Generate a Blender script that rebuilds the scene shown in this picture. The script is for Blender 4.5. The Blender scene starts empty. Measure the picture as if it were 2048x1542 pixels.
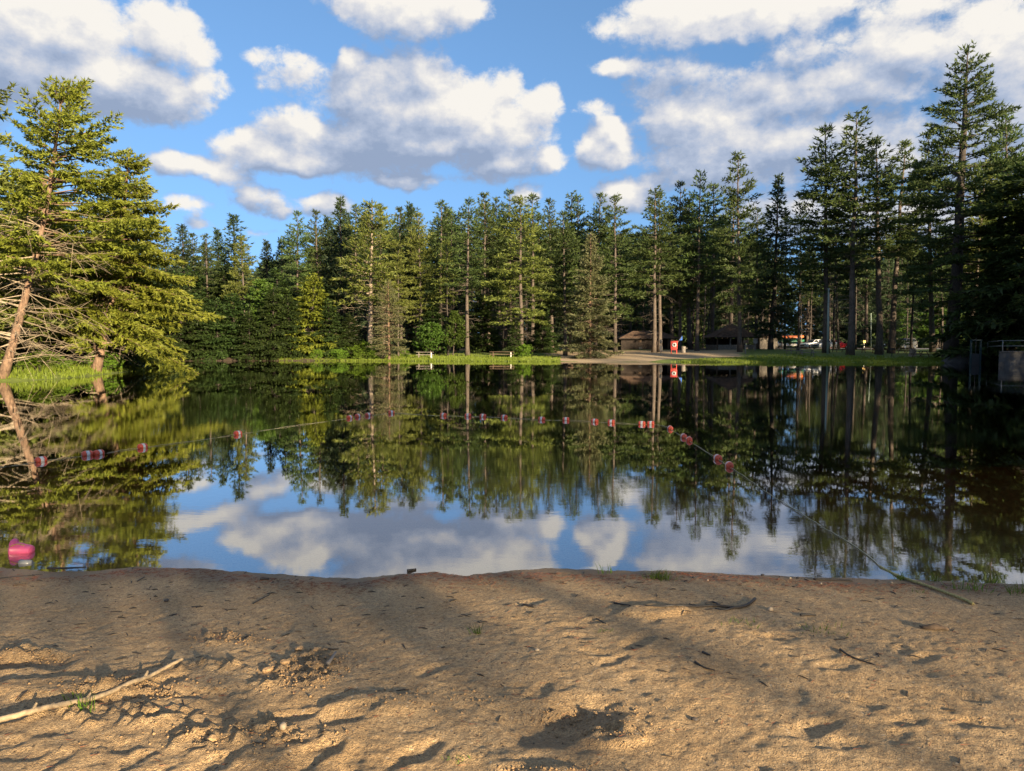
import bpy, math, random
import numpy as np
from mathutils import Vector

# ------------------------------------------------------------------ camera
SC = bpy.context.scene
COL = SC.collection
random.seed(7)
FPX, CX, CY, HOR = 1450.0, 1024.0, 771.0, 690.0      # focal length, centre and horizon in photo pixels
CAMH = 1.8
PITCH = math.atan((CY - HOR) / FPX)
cam_d = bpy.data.cameras.new('camera')
cam = bpy.data.objects.new('camera', cam_d); COL.objects.link(cam)
cam.location = (0, 0, CAMH)
cam.rotation_euler = (math.pi / 2 - PITCH, 0, 0)
cam_d.sensor_width = 36.0
cam_d.lens = 36.0 * FPX / 2048.0
cam_d.clip_start = 0.05
cam_d.clip_end = 8000
SC.camera = cam

# ------------------------------------------------------------------ sun, sky, exposure
SUN_EL = math.radians(12)
SUN_AZ = math.radians(146)          # clockwise from +Y (the view direction): behind the camera, to the right
sun_dir = Vector((math.sin(SUN_AZ) * math.cos(SUN_EL), math.cos(SUN_AZ) * math.cos(SUN_EL), math.sin(SUN_EL)))
sl = bpy.data.lights.new('sun', 'SUN')
sl.energy = 5.0
sl.angle = math.radians(0.9)
sl.color = (1.0, 0.80, 0.52)
so = bpy.data.objects.new('sun', sl); COL.objects.link(so)
so.rotation_euler = (-sun_dir).to_track_quat('-Z', 'Y').to_euler()
SC.view_settings.view_transform = 'Standard'
SC.view_settings.look = 'None'
SC.view_settings.gamma = 1.0
SC.view_settings.use_curve_mapping = False
SC.view_settings.exposure = 1.6
SC.cycles.max_bounces = 8
SC.cycles.diffuse_bounces = 3
SC.cycles.glossy_bounces = 4
SC.cycles.transparent_max_bounces = 12
SC.cycles.caustics_reflective = False
SC.cycles.caustics_refractive = False
SC.cycles.sample_clamp_indirect = 4.0


class NT:
    """small helper round a node tree"""
    def __init__(self, tree):
        self.t = tree
    def n(self, typ, **kw):
        nd = self.t.nodes.new(typ)
        for k, v in kw.items():
            if k.startswith('i_'):
                key = k[2:]
                key = int(key) if key.isdigit() else key.replace('_', ' ')
                self.put(nd.inputs[key], v)
            else:
                setattr(nd, k, v)
        return nd
    def put(self, sock, v):
        if isinstance(v, bpy.types.NodeSocket):
            self.t.links.new(v, sock)
        elif isinstance(v, bpy.types.Node):
            self.t.links.new(v.outputs[0], sock)
        else:
            if hasattr(sock, 'default_value') and hasattr(sock.default_value, '__len__'):
                v = tuple(v)
                if len(sock.default_value) == 4 and len(v) == 3:
                    v = v + (1.0,)
            sock.default_value = v
    def m(self, op, a, b=None, c=None, clamp=False):
        nd = self.t.nodes.new('ShaderNodeMath'); nd.operation = op; nd.use_clamp = clamp
        for i, v in enumerate((a, b, c)):
            if v is not None:
                self.put(nd.inputs[i], v)
        return nd.outputs[0]
    def v(self, op, a, b=None, out=0):
        nd = self.t.nodes.new('ShaderNodeVectorMath'); nd.operation = op
        self.put(nd.inputs[0], a)
        if b is not None:
            self.put(nd.inputs[1], b)
        return nd.outputs[out]
    def mix(self, f, a, b, blend='MIX'):
        nd = self.t.nodes.new('ShaderNodeMix'); nd.data_type = 'RGBA'; nd.blend_type = blend
        self.put(nd.inputs[0], f); self.put(nd.inputs[6], a); self.put(nd.inputs[7], b)
        return nd.outputs[2]
    def rng(self, x, a, b, c=0.0, d=1.0, smooth=False):
        nd = self.t.nodes.new('ShaderNodeMapRange')
        nd.interpolation_type = 'SMOOTHSTEP' if smooth else 'LINEAR'
        self.put(nd.inputs[0], x)
        for i, q in enumerate((a, b, c, d)):
            self.put(nd.inputs[i + 1], q)
        return nd.outputs[0]
    def noise(self, vec, scale, detail=4.0, rough=0.55, dist=0.0, out=0):
        nd = self.t.nodes.new('ShaderNodeTexNoise')
        self.put(nd.inputs['Vector'], vec)
        self.put(nd.inputs['Scale'], scale); self.put(nd.inputs['Detail'], detail)
        self.put(nd.inputs['Roughness'], rough); self.put(nd.inputs['Distortion'], dist)
        return nd.outputs[out]


def pix_dir(px, py):
    a, b = (px - CX) / FPX, (CY - py) / FPX
    cp, sp = math.cos(PITCH), math.sin(PITCH)
    return Vector((a, cp + b * sp, -sp + b * cp))

def W(px, py, Y):
    """the point at depth Y seen at photo pixel (px, py)"""
    d = pix_dir(px, py)
    return Vector((0, 0, CAMH)) + d * (Y / d.y)

def G(px, py, z=0.0):
    """the point at height z seen at photo pixel (px, py)"""
    d = pix_dir(px, py)
    return Vector((0, 0, CAMH)) + d * ((z - CAMH) / d.z)


# clouds: (pixel x, pixel y, half width, half height, weight) -> direction on the sky
CLOUDS = [
    # central cumulus
    (770, 200, 120, 85, 1.15), (860, 210, 105, 85, 1.15), (706, 140, 36, 46, 1.0), (955, 235, 105, 70, 1.1), (1008, 186, 42, 44, 1.0),
    (1085, 215, 42, 46, .9), (800, 282, 210, 48, 1.1), (960, 270, 150, 50, 1.0), (840, 150, 60, 44, .8), (900, 180, 60, 40, .7),
    (590, 258, 75, 46, .95), (530, 300, 110, 42, 1.0), (410, 334, 130, 26, .8), (640, 318, 180, 32, 1.0),
    (795, 354, 110, 19, .75), (1000, 330, 90, 34, .9), (1095, 322, 50, 28, .85),
    # top middle
    (800, 14, 150, 52, 1.1), (905, 10, 80, 42, .9), (700, 0, 70, 40, .8), (755, 72, 34, 12, .55), (825, 80, 30, 16, .5),
    # upper left
    (90, 34, 190, 66, 1.0), (325, 62, 90, 50, 1.0), (60, 135, 130, 70, 1.0), (215, 165, 190, 56, 1.1), (335, 205, 100, 40, .9),
    (415, 168, 44, 24, .8), (385, 110, 50, 36, .8), (-150, 120, 180, 150, 1.1),
    (590, 150, 75, 42, .62), (520, 115, 40, 22, .45),
    # low and small
    (384, 408, 52, 20, .55), (398, 448, 36, 16, .55), (512, 388, 66, 28, .6), (558, 418, 32, 20, .62), (645, 410, 62, 27, .68), (1047, 388, 36, 22, .75),
    (720, 360, 60, 16, .45), (520, 460, 40, 9, .3),
    # right
    (1206, 292, 56, 48, 1.1), (1222, 262, 34, 34, 1.0), (1255, 388, 60, 38, 1.0), (1290, 365, 40, 26, .7), (1400, 255, 130, 90, .85), (1350, 165, 110, 50, .6),
    (1480, 310, 210, 70, .95), (1540, 195, 170, 62, .75), (1690, 165, 170, 62, .8), (1790, 95, 130, 52, .8), (1620, 110, 90, 36, .55),
    (1700, 300, 190, 70, .85), (1980, 110, 130, 100, .95), (2010, 300, 160, 110, .9), (1480, 26, 290, 46, .9), (1330, 36, 110, 52, .75), (1230, 55, 70, 26, .5),
    (1240, 132, 66, 17, .7), (1190, 215, 56, 18, .5), (1830, 16, 150, 34, .6), (1620, 430, 220, 50, .8), (1900, 440, 240, 60, .8), (2180, 200, 200, 200, .9),
]

world = bpy.data.worlds.new('World')
SC.world = world
world.use_nodes = True
wt = world.node_tree
wt.nodes.clear()
K = NT(wt)

# The large shapes of the clouds as one smooth function of (azimuth, elevation), written as a short sum of
# products of curves, because a node per cloud would be slow to render.
AZ0, AZ1, EL0, EL1 = -.90, .90, -.05, .66
NA, NE, RANK = 200, 120, 24
_az = np.linspace(AZ0, AZ1, NA); _el = np.linspace(EL0, EL1, NE)
A_, E_ = np.meshgrid(_az, _el, indexing='ij')
acc = np.full(A_.shape, -.35)
for (cx, cy, rx, ry, w) in CLOUDS:
    d = pix_dir(cx, cy).normalized()
    a0, e0 = math.atan2(d.x, d.y), math.asin(d.z)
    k = max(math.cos(a0) ** 2, .5)
    dd = ((A_ - a0) * FPX / (rx * 1.12 * k)) ** 2 + ((E_ - e0) * FPX / (ry * 1.12)) ** 2
    f = w * (1 - dd)
    h = np.clip(.5 + .5 * (f - acc) / .22, 0, 1)
    acc = np.where(f < -.4, acc, acc * (1 - h) + f * h + .22 * h * (1 - h) * .5)
acc = np.clip(acc, -.35, 1.15)
U_, S_, Vt_ = np.linalg.svd(acc, full_matrices=False)
CF = U_[:, :RANK] * np.sqrt(S_[:RANK]); CE = (Vt_[:RANK].T) * np.sqrt(S_[:RANK])

def curve_node(tree, cols):
    """RGB curves holding three functions; returns (node, scale, offset)"""
    nd = tree.nodes.new('ShaderNodeRGBCurve')
    mp = nd.mapping
    mp.use_clip = True
    lo, hi = cols.min(0), cols.max(0)
    n = cols.shape[0]
    for c in range(3):
        cv = mp.curves[c]
        y = (cols[:, c] - lo[c]) / (hi[c] - lo[c])
        cv.points[0].location = (0, y[0]); cv.points[-1].location = (1, y[-1])
        for i in range(1, n - 1):
            cv.points.new(i / (n - 1), y[i])
        for q in cv.points:
            q.handle_type = 'VECTOR'
    mp.update()
    return nd, hi - lo, lo

cg = bpy.data.node_groups.new('cloud_field', 'ShaderNodeTree')
cg.interface.new_socket('p', in_out='INPUT', socket_type='NodeSocketVector')
cg.interface.new_socket('field', in_out='OUTPUT', socket_type='NodeSocketFloat')
g = NT(cg)
gi = cg.nodes.new('NodeGroupInput'); go = cg.nodes.new('NodeGroupOutput')
p0 = gi.outputs[0]
# the edge of every cloud is bent by noise before the cloud shapes are measured
wn = g.noise(p0, 15.0, 3.0, 0.6, out=1)
p = g.v('ADD', p0, g.v('MULTIPLY', g.v('SUBTRACT', wn, (.5, .5, .5)), (.045, .030, 0)))
sp_ = cg.nodes.new('ShaderNodeSeparateXYZ'); g.put(sp_.inputs[0], p)
ta = g.rng(sp_.outputs[0], AZ0, AZ1, 0, 1); te = g.rng(sp_.outputs[1], EL0, EL1, 0, 1)
ca = cg.nodes.new('ShaderNodeCombineXYZ'); ce = cg.nodes.new('ShaderNodeCombineXYZ')
for i in range(3):
    g.put(ca.inputs[i], ta); g.put(ce.inputs[i], te)
acc = None
for r in range(0, RANK, 3):
    na, sa, oa = curve_node(cg, CF[:, r:r + 3]); ne, se, oe = curve_node(cg, CE[:, r:r + 3])
    g.put(na.inputs['Color'], ca.outputs[0]); g.put(ne.inputs['Color'], ce.outputs[0])
    va = g.v('ADD', g.v('MULTIPLY', na.outputs[0], sa), oa); ve = g.v('ADD', g.v('MULTIPLY', ne.outputs[0], se), oe)
    dt = g.v('DOT_PRODUCT', va, ve, out=1)
    acc = dt if acc is None else g.m('ADD', acc, dt)
# the rest of the sky carries the same kind of cloud
gen = g.rng(g.noise(g.v('MULTIPLY', p0, (1.0, 2.2, 1)), 2.6, 2.0, .5), .40, .68, -.3, 1.1)
sq_ = cg.nodes.new('ShaderNodeSeparateXYZ'); g.put(sq_.inputs[0], p0)
aw = g.rng(g.m('ABSOLUTE', sq_.outputs[0]), .68, .84, 0, 1, True)
ew = g.rng(sq_.outputs[1], .50, .62, 0, 1, True)
wgt = g.m('MAXIMUM', aw, ew)
acc = g.m('ADD', g.m('MULTIPLY', acc, g.m('SUBTRACT', 1.0, wgt)), g.m('MULTIPLY', gen, wgt))
n1 = g.noise(g.v('MULTIPLY', p0, (1, 1.35, 1)), 19.0, 8.0, .60)
fld = g.m('ADD', acc, g.m('MULTIPLY', g.m('SUBTRACT', n1, .5), 1.35))
g.put(go.inputs[0], fld)

geo_c = wt.nodes.new('ShaderNodeTexCoord')
vdir = K.v('NORMALIZE', geo_c.outputs['Generated'])
sx_ = wt.nodes.new('ShaderNodeSeparateXYZ'); K.put(sx_.inputs[0], vdir)
az = K.m('ARCTAN2', sx_.outputs[0], sx_.outputs[1])
el = K.m('ARCSINE', sx_.outputs[2])
pc = wt.nodes.new('ShaderNodeCombineXYZ'); K.put(pc.inputs[0], az); K.put(pc.inputs[1], el)
def cloud_at(off):
    nd = wt.nodes.new('ShaderNodeGroup'); nd.node_tree = cg
    K.put(nd.inputs[0], K.v('ADD', pc.outputs[0], off))
    return nd.outputs[0]
f0 = cloud_at((0, 0, 0))
f1 = cloud_at((.010, .020, 0))
f2 = cloud_at((.022, .075, 0))        # a step towards the sun's side and up
wisp = K.noise(K.v('MULTIPLY', pc.outputs[0], (1, 1.3, 1)), 48.0, 7.0, .68, .4)
fa = K.m('ADD', f0, K.m('MULTIPLY', K.m('SUBTRACT', wisp, .5), .85))
alpha = K.rng(fa, .02, .58, 0, 1, True)
lit = K.m('ADD', K.m('MULTIPLY', K.m('SUBTRACT', f0, f1), .80), K.m('MULTIPLY', K.m('SUBTRACT', f0, f2), .42))
thick = K.rng(f0, .35, 1.3, 0, 1)
shade = K.m('ADD', K.m('SUBTRACT', .43, K.m('MULTIPLY', thick, .30)), K.m('MULTIPLY', lit, 1.0), clamp=True)
ramp = wt.nodes.new('ShaderNodeValToRGB')
K.put(ramp.inputs[0], shade)
e = ramp.color_ramp.elements
e[0].position = .10; e[0].color = (.102, .130, .186, 1)
e[1].position = .92; e[1].color = (.312, .300, .281, 1)
for pos, c in ((.38, (.152, .176, .226)), (.62, (.222, .228, .248))):
    q = e.new(pos); q.color = (*c, 1)
sky = wt.nodes.new('ShaderNodeTexSky')
sky.sky_type = 'NISHITA'; sky.sun_disc = False
sky.sun_elevation = SUN_EL; sky.sun_rotation = SUN_AZ
sky.air_density = 1.0; sky.dust_density = 0.0; sky.ozone_density = 4.0
SKY_S = 0.10
SKY_TINT = (1.02, .945, .875)
# the air looks evenly blue down to the tree tops: read the sky a little higher up than the view ray
lift = K.v('NORMALIZE', K.v('ADD', K.v('MULTIPLY', vdir, (1, 1, .8)), (0, 0, .26)))
K.put(sky.inputs[0], lift)
skyc = K.v('MULTIPLY', sky.outputs[0], SKY_TINT)
final = K.mix(alpha, skyc, K.v('DIVIDE', ramp.outputs[0], (SKY_S,) * 3))
bg = wt.nodes.new('ShaderNodeBackground')
K.put(bg.inputs[0], final); bg.inputs[1].default_value = SKY_S
wo = wt.nodes.new('ShaderNodeOutputWorld')
K.put(wo.inputs[0], bg.outputs[0])

# ------------------------------------------------------------------ mesh helpers
class Geo:
    """collects points and faces, then links them as one mesh object"""
    def __init__(self):
        self.V, self.T, self.Q, self.n = [], [], [], 0
        self.tm, self.qm = [], []
    def add(self, V, T=None, Q=None, mat=0):
        V = np.asarray(V, dtype=np.float64).reshape(-1, 3)
        self.V.append(V)
        if T is not None and len(T):
            T = np.asarray(T, dtype=np.int64).reshape(-1, 3); self.T.append(T + self.n); self.tm.append(np.full(len(T), mat))
        if Q is not None and len(Q):
            Q = np.asarray(Q, dtype=np.int64).reshape(-1, 4); self.Q.append(Q + self.n); self.qm.append(np.full(len(Q), mat))
        self.n += len(V)
        return self
    def tube(self, pts, rad, sides=6, cap=True, mat=0):
        P = np.asarray(pts, float); n = len(P)
        R = np.full(n, rad, float) if np.isscalar(rad) else np.asarray(rad, float)
        Tn = np.gradient(P, axis=0)
        Tn /= np.linalg.norm(Tn, axis=1)[:, None] + 1e-12
        ref = np.array([0.13, .31, .94]) if abs(Tn[:, 2].mean()) < .8 else np.array([1.0, .1, 0])
        A = np.cross(Tn, ref); A /= np.linalg.norm(A, axis=1)[:, None] + 1e-12
        B = np.cross(Tn, A)
        an = np.linspace(0, 2 * np.pi, sides, endpoint=False)
        V = P[:, None] + R[:, None, None] * (np.cos(an)[None, :, None] * A[:, None] + np.sin(an)[None, :, None] * B[:, None])
        i = np.arange(n - 1)[:, None] * sides; j = np.arange(sides)[None]; j2 = (j + 1) % sides
        Q = np.stack([i + j, i + j2, i + sides + j2, i + sides + j], -1).reshape(-1, 4)
        V = V.reshape(-1, 3)
        T = None
        if cap:
            V = np.vstack([V, P[:1], P[-1:]]); c0 = n * sides
            jj = np.arange(sides); kk = (jj + 1) % sides
            T = np.vstack([np.stack([np.full(sides, c0), kk, jj], 1), np.stack([np.full(sides, c0 + 1), (n - 1) * sides + jj, (n - 1) * sides + kk], 1)])
        return self.add(V, T, Q, mat)
    def box(self, c, s, rz=0.0, mat=0, taper=1.0):
        x, y, z = s[0] / 2, s[1] / 2, s[2] / 2
        V = np.array([[-x, -y, -z], [x, -y, -z], [x, y, -z], [-x, y, -z], [-x * taper, -y * taper, z], [x * taper, -y * taper, z], [x * taper, y * taper, z], [-x * taper, y * taper, z]])
        if rz:
            cr, sr = math.cos(rz), math.sin(rz)
            V = np.stack([V[:, 0] * cr - V[:, 1] * sr, V[:, 0] * sr + V[:, 1] * cr, V[:, 2]], 1)
        return self.add(V + np.array(c), None, [[0, 3, 2, 1], [4, 5, 6, 7], [0, 1, 5, 4], [1, 2, 6, 5], [2, 3, 7, 6], [3, 0, 4, 7]], mat)
    def lathe(self, prof, sides=16, axis='z', mat=0, c=(0, 0, 0)):
        prof = np.asarray(prof, float); n = len(prof)
        an = np.linspace(0, 2 * np.pi, sides, endpoint=False)
        ca, sa = np.cos(an), np.sin(an)
        r, h = prof[:, 0][:, None], np.repeat(prof[:, 1][:, None], sides, 1)
        a, b = r * ca, r * sa
        V = {'z': np.stack([a, b, h], -1), 'x': np.stack([h, a, b], -1), 'y': np.stack([b, h, a], -1)}[axis].reshape(-1, 3)
        i = np.arange(n - 1)[:, None] * sides; j = np.arange(sides)[None]; j2 = (j + 1) % sides
        Q = np.stack([i + j, i + j2, i + sides + j2, i + sides + j], -1).reshape(-1, 4)
        return self.add(V + np.array(c), None, Q, mat)
    def mesh(self, name, mats, smooth=False):
        V = np.vstack(self.V)
        T = np.vstack(self.T) if self.T else np.zeros((0, 3), int)
        Q = np.vstack(self.Q) if self.Q else np.zeros((0, 4), int)
        me = bpy.data.meshes.new(name)
        me.vertices.add(len(V)); me.vertices.foreach_set('co', V.astype(np.float32).ravel())
        me.loops.add(3 * len(T) + 4 * len(Q))
        me.loops.foreach_set('vertex_index', np.concatenate([T.ravel(), Q.ravel()]).astype(np.int32))
        me.polygons.add(len(T) + len(Q))
        st = np.concatenate([np.arange(len(T)) * 3, 3 * len(T) + np.arange(len(Q)) * 4]).astype(np.int32)
        me.polygons.foreach_set('loop_start', st)
        if isinstance(mats, (list, tuple)):
            for m in mats: me.materials.append(m)
            mi = np.concatenate([*(self.tm or [np.zeros(0)]), *(self.qm or [np.zeros(0)])]).astype(np.int32)
            me.polygons.foreach_set('material_index', mi)
        else:
            me.materials.append(mats)
        me.polygons.foreach_set('use_smooth', np.full(len(T) + len(Q), smooth))
        me.update(calc_edges=True)
        me.validate()
        return me
    def obj(self, name, mats, parent=None, smooth=False, loc=None):
        o = bpy.data.objects.new(name, self.mesh(name, mats, smooth))
        COL.objects.link(o)
        if parent: o.parent = parent
        if loc is not None: o.location = loc
        return o


def tag(o, label=None, cat=None, group=None, kind=None):
    for k, v in (('label', label), ('category', cat), ('group', group), ('kind', kind)):
        if v: o[k] = v
    return o

def thing(name, label, cat, loc=(0, 0, 0), rz=0.0, group=None):
    o = bpy.data.objects.new(name, None); COL.objects.link(o)
    o.empty_display_size = .2
    o.location = loc; o.rotation_euler = (0, 0, rz)
    return tag(o, label, cat, group)

def copy_thing(root, loc, rot=(0, 0, 0), scale=(1, 1, 1), label=None, cat=None, group=None):
    r = root.copy(); COL.objects.link(r)
    r.location = loc; r.rotation_euler = rot; r.scale = scale
    tag(r, label, cat, group)
    for ch in root.children:
        c = ch.copy(); COL.objects.link(c); c.parent = r
        for g2 in ch.children:
            d = g2.copy(); COL.objects.link(d); d.parent = c
    return r


# value noise in numpy for the shapes of the land
def vnoise(x, y, f, seed):
    r = np.random.RandomState(seed).rand(256, 256)
    X, Y = x * f + 37.3, y * f + 91.7
    xi, yi = np.floor(X).astype(int), np.floor(Y).astype(int)
    u, v = X - xi, Y - yi
    u = u * u * u * (u * (u * 6 - 15) + 10); v = v * v * v * (v * (v * 6 - 15) + 10)
    g_ = lambda a, b: r[a % 256, b % 256]
    return (g_(xi, yi) * (1 - u) + g_(xi + 1, yi) * u) * (1 - v) + (g_(xi, yi + 1) * (1 - u) + g_(xi + 1, yi + 1) * u) * v - .5

def fbm(x, y, f, seed, octv=4, gain=.5):
    s, a = 0, 1.0
    for k in range(octv):
        s = s + a * vnoise(x, y, f * 2.03 ** k, seed + k); a *= gain
    return s


# ------------------------------------------------------------------ materials
def new_mat(name):
    m = bpy.data.materials.new(name); m.use_nodes = True
    nt = m.node_tree
    b = nt.nodes['Principled BSDF']
    return m, NT(nt), b

def simple_mat(name, col, rough=.6, metal=0.0, var=.12, scale=12.0, bump=0.0, col2=None):
    m, k, b = new_mat(name)
    tc = k.t.nodes.new('ShaderNodeTexCoord')
    nz = k.noise(tc.outputs['Object'], scale, 4.0, .6)
    lo = col2 if col2 else tuple(c * (1 - var * 2) for c in col)
    hi = tuple(min(1, c * (1 + var)) for c in col)
    k.put(b.inputs['Base Color'], k.mix(k.rng(nz, .3, .7), lo, hi))
    b.inputs['Roughness'].default_value = rough
    b.inputs['Metallic'].default_value = metal
    if bump:
        bp = k.n('ShaderNodeBump', i_Height=nz); bp.inputs['Strength'].default_value = bump; bp.inputs['Distance'].default_value = .02
        k.put(b.inputs['Normal'], bp.outputs[0])
    return m

def bark_mat(name, dark, light, zs=.35, scale=9.0):
    m, k, b = new_mat(name)
    tc = k.t.nodes.new('ShaderNodeTexCoord')
    v = k.v('MULTIPLY', tc.outputs['Object'], (1, 1, zs))
    n1 = k.noise(v, scale, 5.0, .65, .4); n2 = k.noise(tc.outputs['Object'], 1.3, 2.0)
    f = k.m('ADD', k.m('MULTIPLY', n1, .75), k.m('MULTIPLY', n2, .25))
    k.put(b.inputs['Base Color'], k.mix(k.rng(f, .36, .64), dark, light))
    b.inputs['Roughness'].default_value = .9
    bp = k.n('ShaderNodeBump', i_Height=n1); bp.inputs['Strength'].default_value = .7; bp.inputs['Distance'].default_value = .04
    k.put(b.inputs['Normal'], bp.outputs[0])
    return m

def leaf_mat(name, a, b_, trans=.35, rough=.55, shift=.25):
    """needles or leaves: each blade its own tone, each tree its own"""
    m, k, b = new_mat(name)
    gi_ = k.t.nodes.new('ShaderNodeNewGeometry'); oi = k.t.nodes.new('ShaderNodeObjectInfo')
    tc = k.t.nodes.new('ShaderNodeTexCoord')
    nz = k.noise(tc.outputs['Object'], .8, 2.0)
    f = k.m('ADD', k.m('MULTIPLY', gi_.outputs['Random Per Island'], .6), k.m('MULTIPLY', nz, .5), clamp=True)
    c = k.mix(f, a, b_)
    h = k.t.nodes.new('ShaderNodeHueSaturation')
    k.put(h.inputs['Color'], c)
    k.put(h.inputs['Hue'], k.rng(oi.outputs['Random'], 0, 1, .5 - .03 * shift * 2, .5 + .03 * shift * 2))
    k.put(h.inputs['Value'], k.rng(oi.outputs['Random'], 0, 1, 1 - shift, 1 + shift))
    k.put(b.inputs['Base Color'], h.outputs[0])
    b.inputs['Roughness'].default_value = rough
    b.inputs['Specular IOR Level'].default_value = .3
    tr = k.t.nodes.new('ShaderNodeBsdfTranslucent'); k.put(tr.inputs[0], h.outputs[0])
    mx = k.t.nodes.new('ShaderNodeMixShader'); mx.inputs[0].default_value = trans
    k.put(mx.inputs[1], b.outputs[0]); k.put(mx.inputs[2], tr.outputs[0])
    out = k.t.nodes['Material Output']; k.put(out.inputs[0], mx.outputs[0])
    return m

M = {}
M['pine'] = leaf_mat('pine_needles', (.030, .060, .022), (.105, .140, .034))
M['pine_lit'] = leaf_mat('sunlit_pine_needles', (.070, .10, .024), (.20, .22, .044), shift=.12)  # sunlit copy of the pine needles, the sunlight put into the colour
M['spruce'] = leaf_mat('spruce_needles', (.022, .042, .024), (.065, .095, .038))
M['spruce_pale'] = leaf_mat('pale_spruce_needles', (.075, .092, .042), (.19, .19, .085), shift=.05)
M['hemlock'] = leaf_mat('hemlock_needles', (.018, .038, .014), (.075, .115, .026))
M['hemlock_lit'] = leaf_mat('sunlit_hemlock_needles', (.085, .12, .018), (.29, .31, .038), shift=.10)  # brighter copy of the hemlock needles, evening sun painted into the tone
M['broad'] = leaf_mat('broad_leaves', (.040, .085, .016), (.120, .20, .030), trans=.45)
M['bush'] = leaf_mat('bush_leaves', (.060, .120, .014), (.20, .31, .030), trans=.45)
M['grass'] = leaf_mat('grass_blades', (.070, .11, .012), (.23, .29, .032), trans=.4, shift=.1)
M['bark'] = bark_mat('pine_bark', (.042, .032, .026), (.14, .11, .088))
M['bark_red'] = bark_mat('reddish_bark', (.075, .046, .030), (.29, .185, .12))
M['bark_dark'] = bark_mat('dark_bark', (.024, .019, .016), (.075, .06, .05))
M['bark_pale'] = bark_mat('pale_bark', (.12, .09, .07), (.36, .29, .22))
M['deadwood'] = simple_mat('dead_twigs', (.34, .27, .19), .9, var=.2)
M['deadwood_dark'] = simple_mat('grey_dead_twigs', (.15, .12, .095), .9, var=.2)

# ------------------------------------------------------------------ land, shore and water
SHORE_PX = [(0, 1133), (110, 1143), (200, 1142), (270, 1134), (400, 1137), (560, 1147), (715, 1157), (800, 1146), (870, 1143), (930, 1150), (1020, 1140),
            (1110, 1136), (1200, 1140), (1320, 1141), (1500, 1150), (1650, 1155), (1800, 1158), (1950, 1165), (2048, 1168)]
near = [tuple(G(a, b)[:2]) for a, b in SHORE_PX]
LAKE = [(-30, 20), (-28, 30), (-26.6, 34.0), tuple(G(0, 762)[:2]), tuple(G(70, 760)[:2]), tuple(G(150, 755)[:2]), tuple(G(200, 749)[:2]), (-26.5, 51), (-33, 58), (-44, 68), (-47, 82),
        tuple(G(340, 722)[:2]), tuple(G(560, 721.5)[:2]), tuple(G(760, 722)[:2]), tuple(G(980, 723)[:2]), tuple(G(1250, 724)[:2]), tuple(G(1560, 725)[:2]), tuple(G(1860, 726)[:2]),
        (46.5, 71.5), (60, 69), (64, 50), (52, 30), (30, 15), (12, 7.5), (7, 6.0)] + near[::-1] + [(-6.5, 6.2), (-10, 7.6), (-20, 12)]
LAKE = np.array(LAKE)

def lake_sd(x, y):
    """distance to the shoreline: negative in the water"""
    x = np.asarray(x, float); y = np.asarray(y, float)
    d = np.full(x.shape, 1e9); ins = np.zeros(x.shape, bool)
    n = len(LAKE)
    for i in range(n):
        ax, ay = LAKE[i]; bx, by = LAKE[(i + 1) % n]
        ex, ey = bx - ax, by - ay
        t = np.clip(((x - ax) * ex + (y - ay) * ey) / (ex * ex + ey * ey + 1e-12), 0, 1)
        d = np.minimum(d, np.hypot(x - ax - t * ex, y - ay - t * ey))
        c = ((ay > y) != (by > y)) & (x < (bx - ax) * (y - ay) / (by - ay + 1e-12) + ax)
        ins ^= c
    return np.where(ins, -d, d)

def sstep(a, b, x):
    t = np.clip((x - a) / (b - a), 0, 1); return t * t * (3 - 2 * t)

def land_z(x, y, sd=None):
    x = np.asarray(x, float); y = np.asarray(y, float)
    if sd is None: sd = lake_sd(x, y)
    far = sstep(20, 60, y)
    up = np.where(sd > 0, (.06 + .014 * far) * 1.0 * np.minimum(sd, 3.0) + .030 * np.clip(sd - 3, 0, 28), 0)
    up = np.minimum(up, 1.15)
    left = sstep(-20, -24, x) * sstep(24, 32, y)          # an undercut bank on the left
    up = up + np.where(sd > 0, left * .32 * (1 - np.exp(-np.maximum(sd, 0) / .5)), 0)
    dn = np.where(sd < 0, np.maximum(.085 * sd, -.45) + np.clip((sd + 5) * .08, -1.6, 0), 0)
    bump = fbm(x, y, .12, 5, 3) * .25 * sstep(1.0, 10, sd) * sstep(15, 40, np.abs(y) + np.abs(x))
    return up + dn + bump

def land_pt(px, Y):
    """stand something at depth Y under photo column px"""
    x = (px - CX) / FPX * (Y * math.cos(PITCH) - (0 - CAMH) * math.sin(PITCH) * 0)
    x = W(px, 700, Y).x
    return Vector((x, Y, float(land_z(np.array([x]), np.array([Y]))[0])))

def axis(core, step, lo, hi):
    a = list(np.arange(core[0], core[1] + 1e-6, step))
    s, v = step, core[1]
    while v < hi:
        s *= 1.35; v += s; a.append(v)
    s, v = step, core[0]
    while v > lo:
        s *= 1.35; v -= s; a.insert(0, v)
    return np.array(a)

def grid_mesh(xs, ys, Z, name, mat, smooth=True, attrs=None):
    nx, ny = len(xs), len(ys)
    X, Y = np.meshgrid(xs, ys, indexing='ij') if np.ndim(xs) == 1 else (xs, ys)
    V = np.stack([X, Y, Z], -1).reshape(-1, 3)
    nx, ny = X.shape
    i = np.arange(nx - 1)[:, None] * ny; j = np.arange(ny - 1)[None]
    Q = np.stack([i + j, i + ny + j, i + ny + j + 1, i + j + 1], -1).reshape(-1, 4)
    gq = Geo().add(V, None, Q)
    o = gq.obj(name, mat, smooth=smooth)
    for k, a in (attrs or {}).items():
        at = o.data.attributes.new(k, 'FLOAT', 'POINT'); at.data.foreach_set('value', a.astype(np.float32).ravel())
    return o

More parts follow.
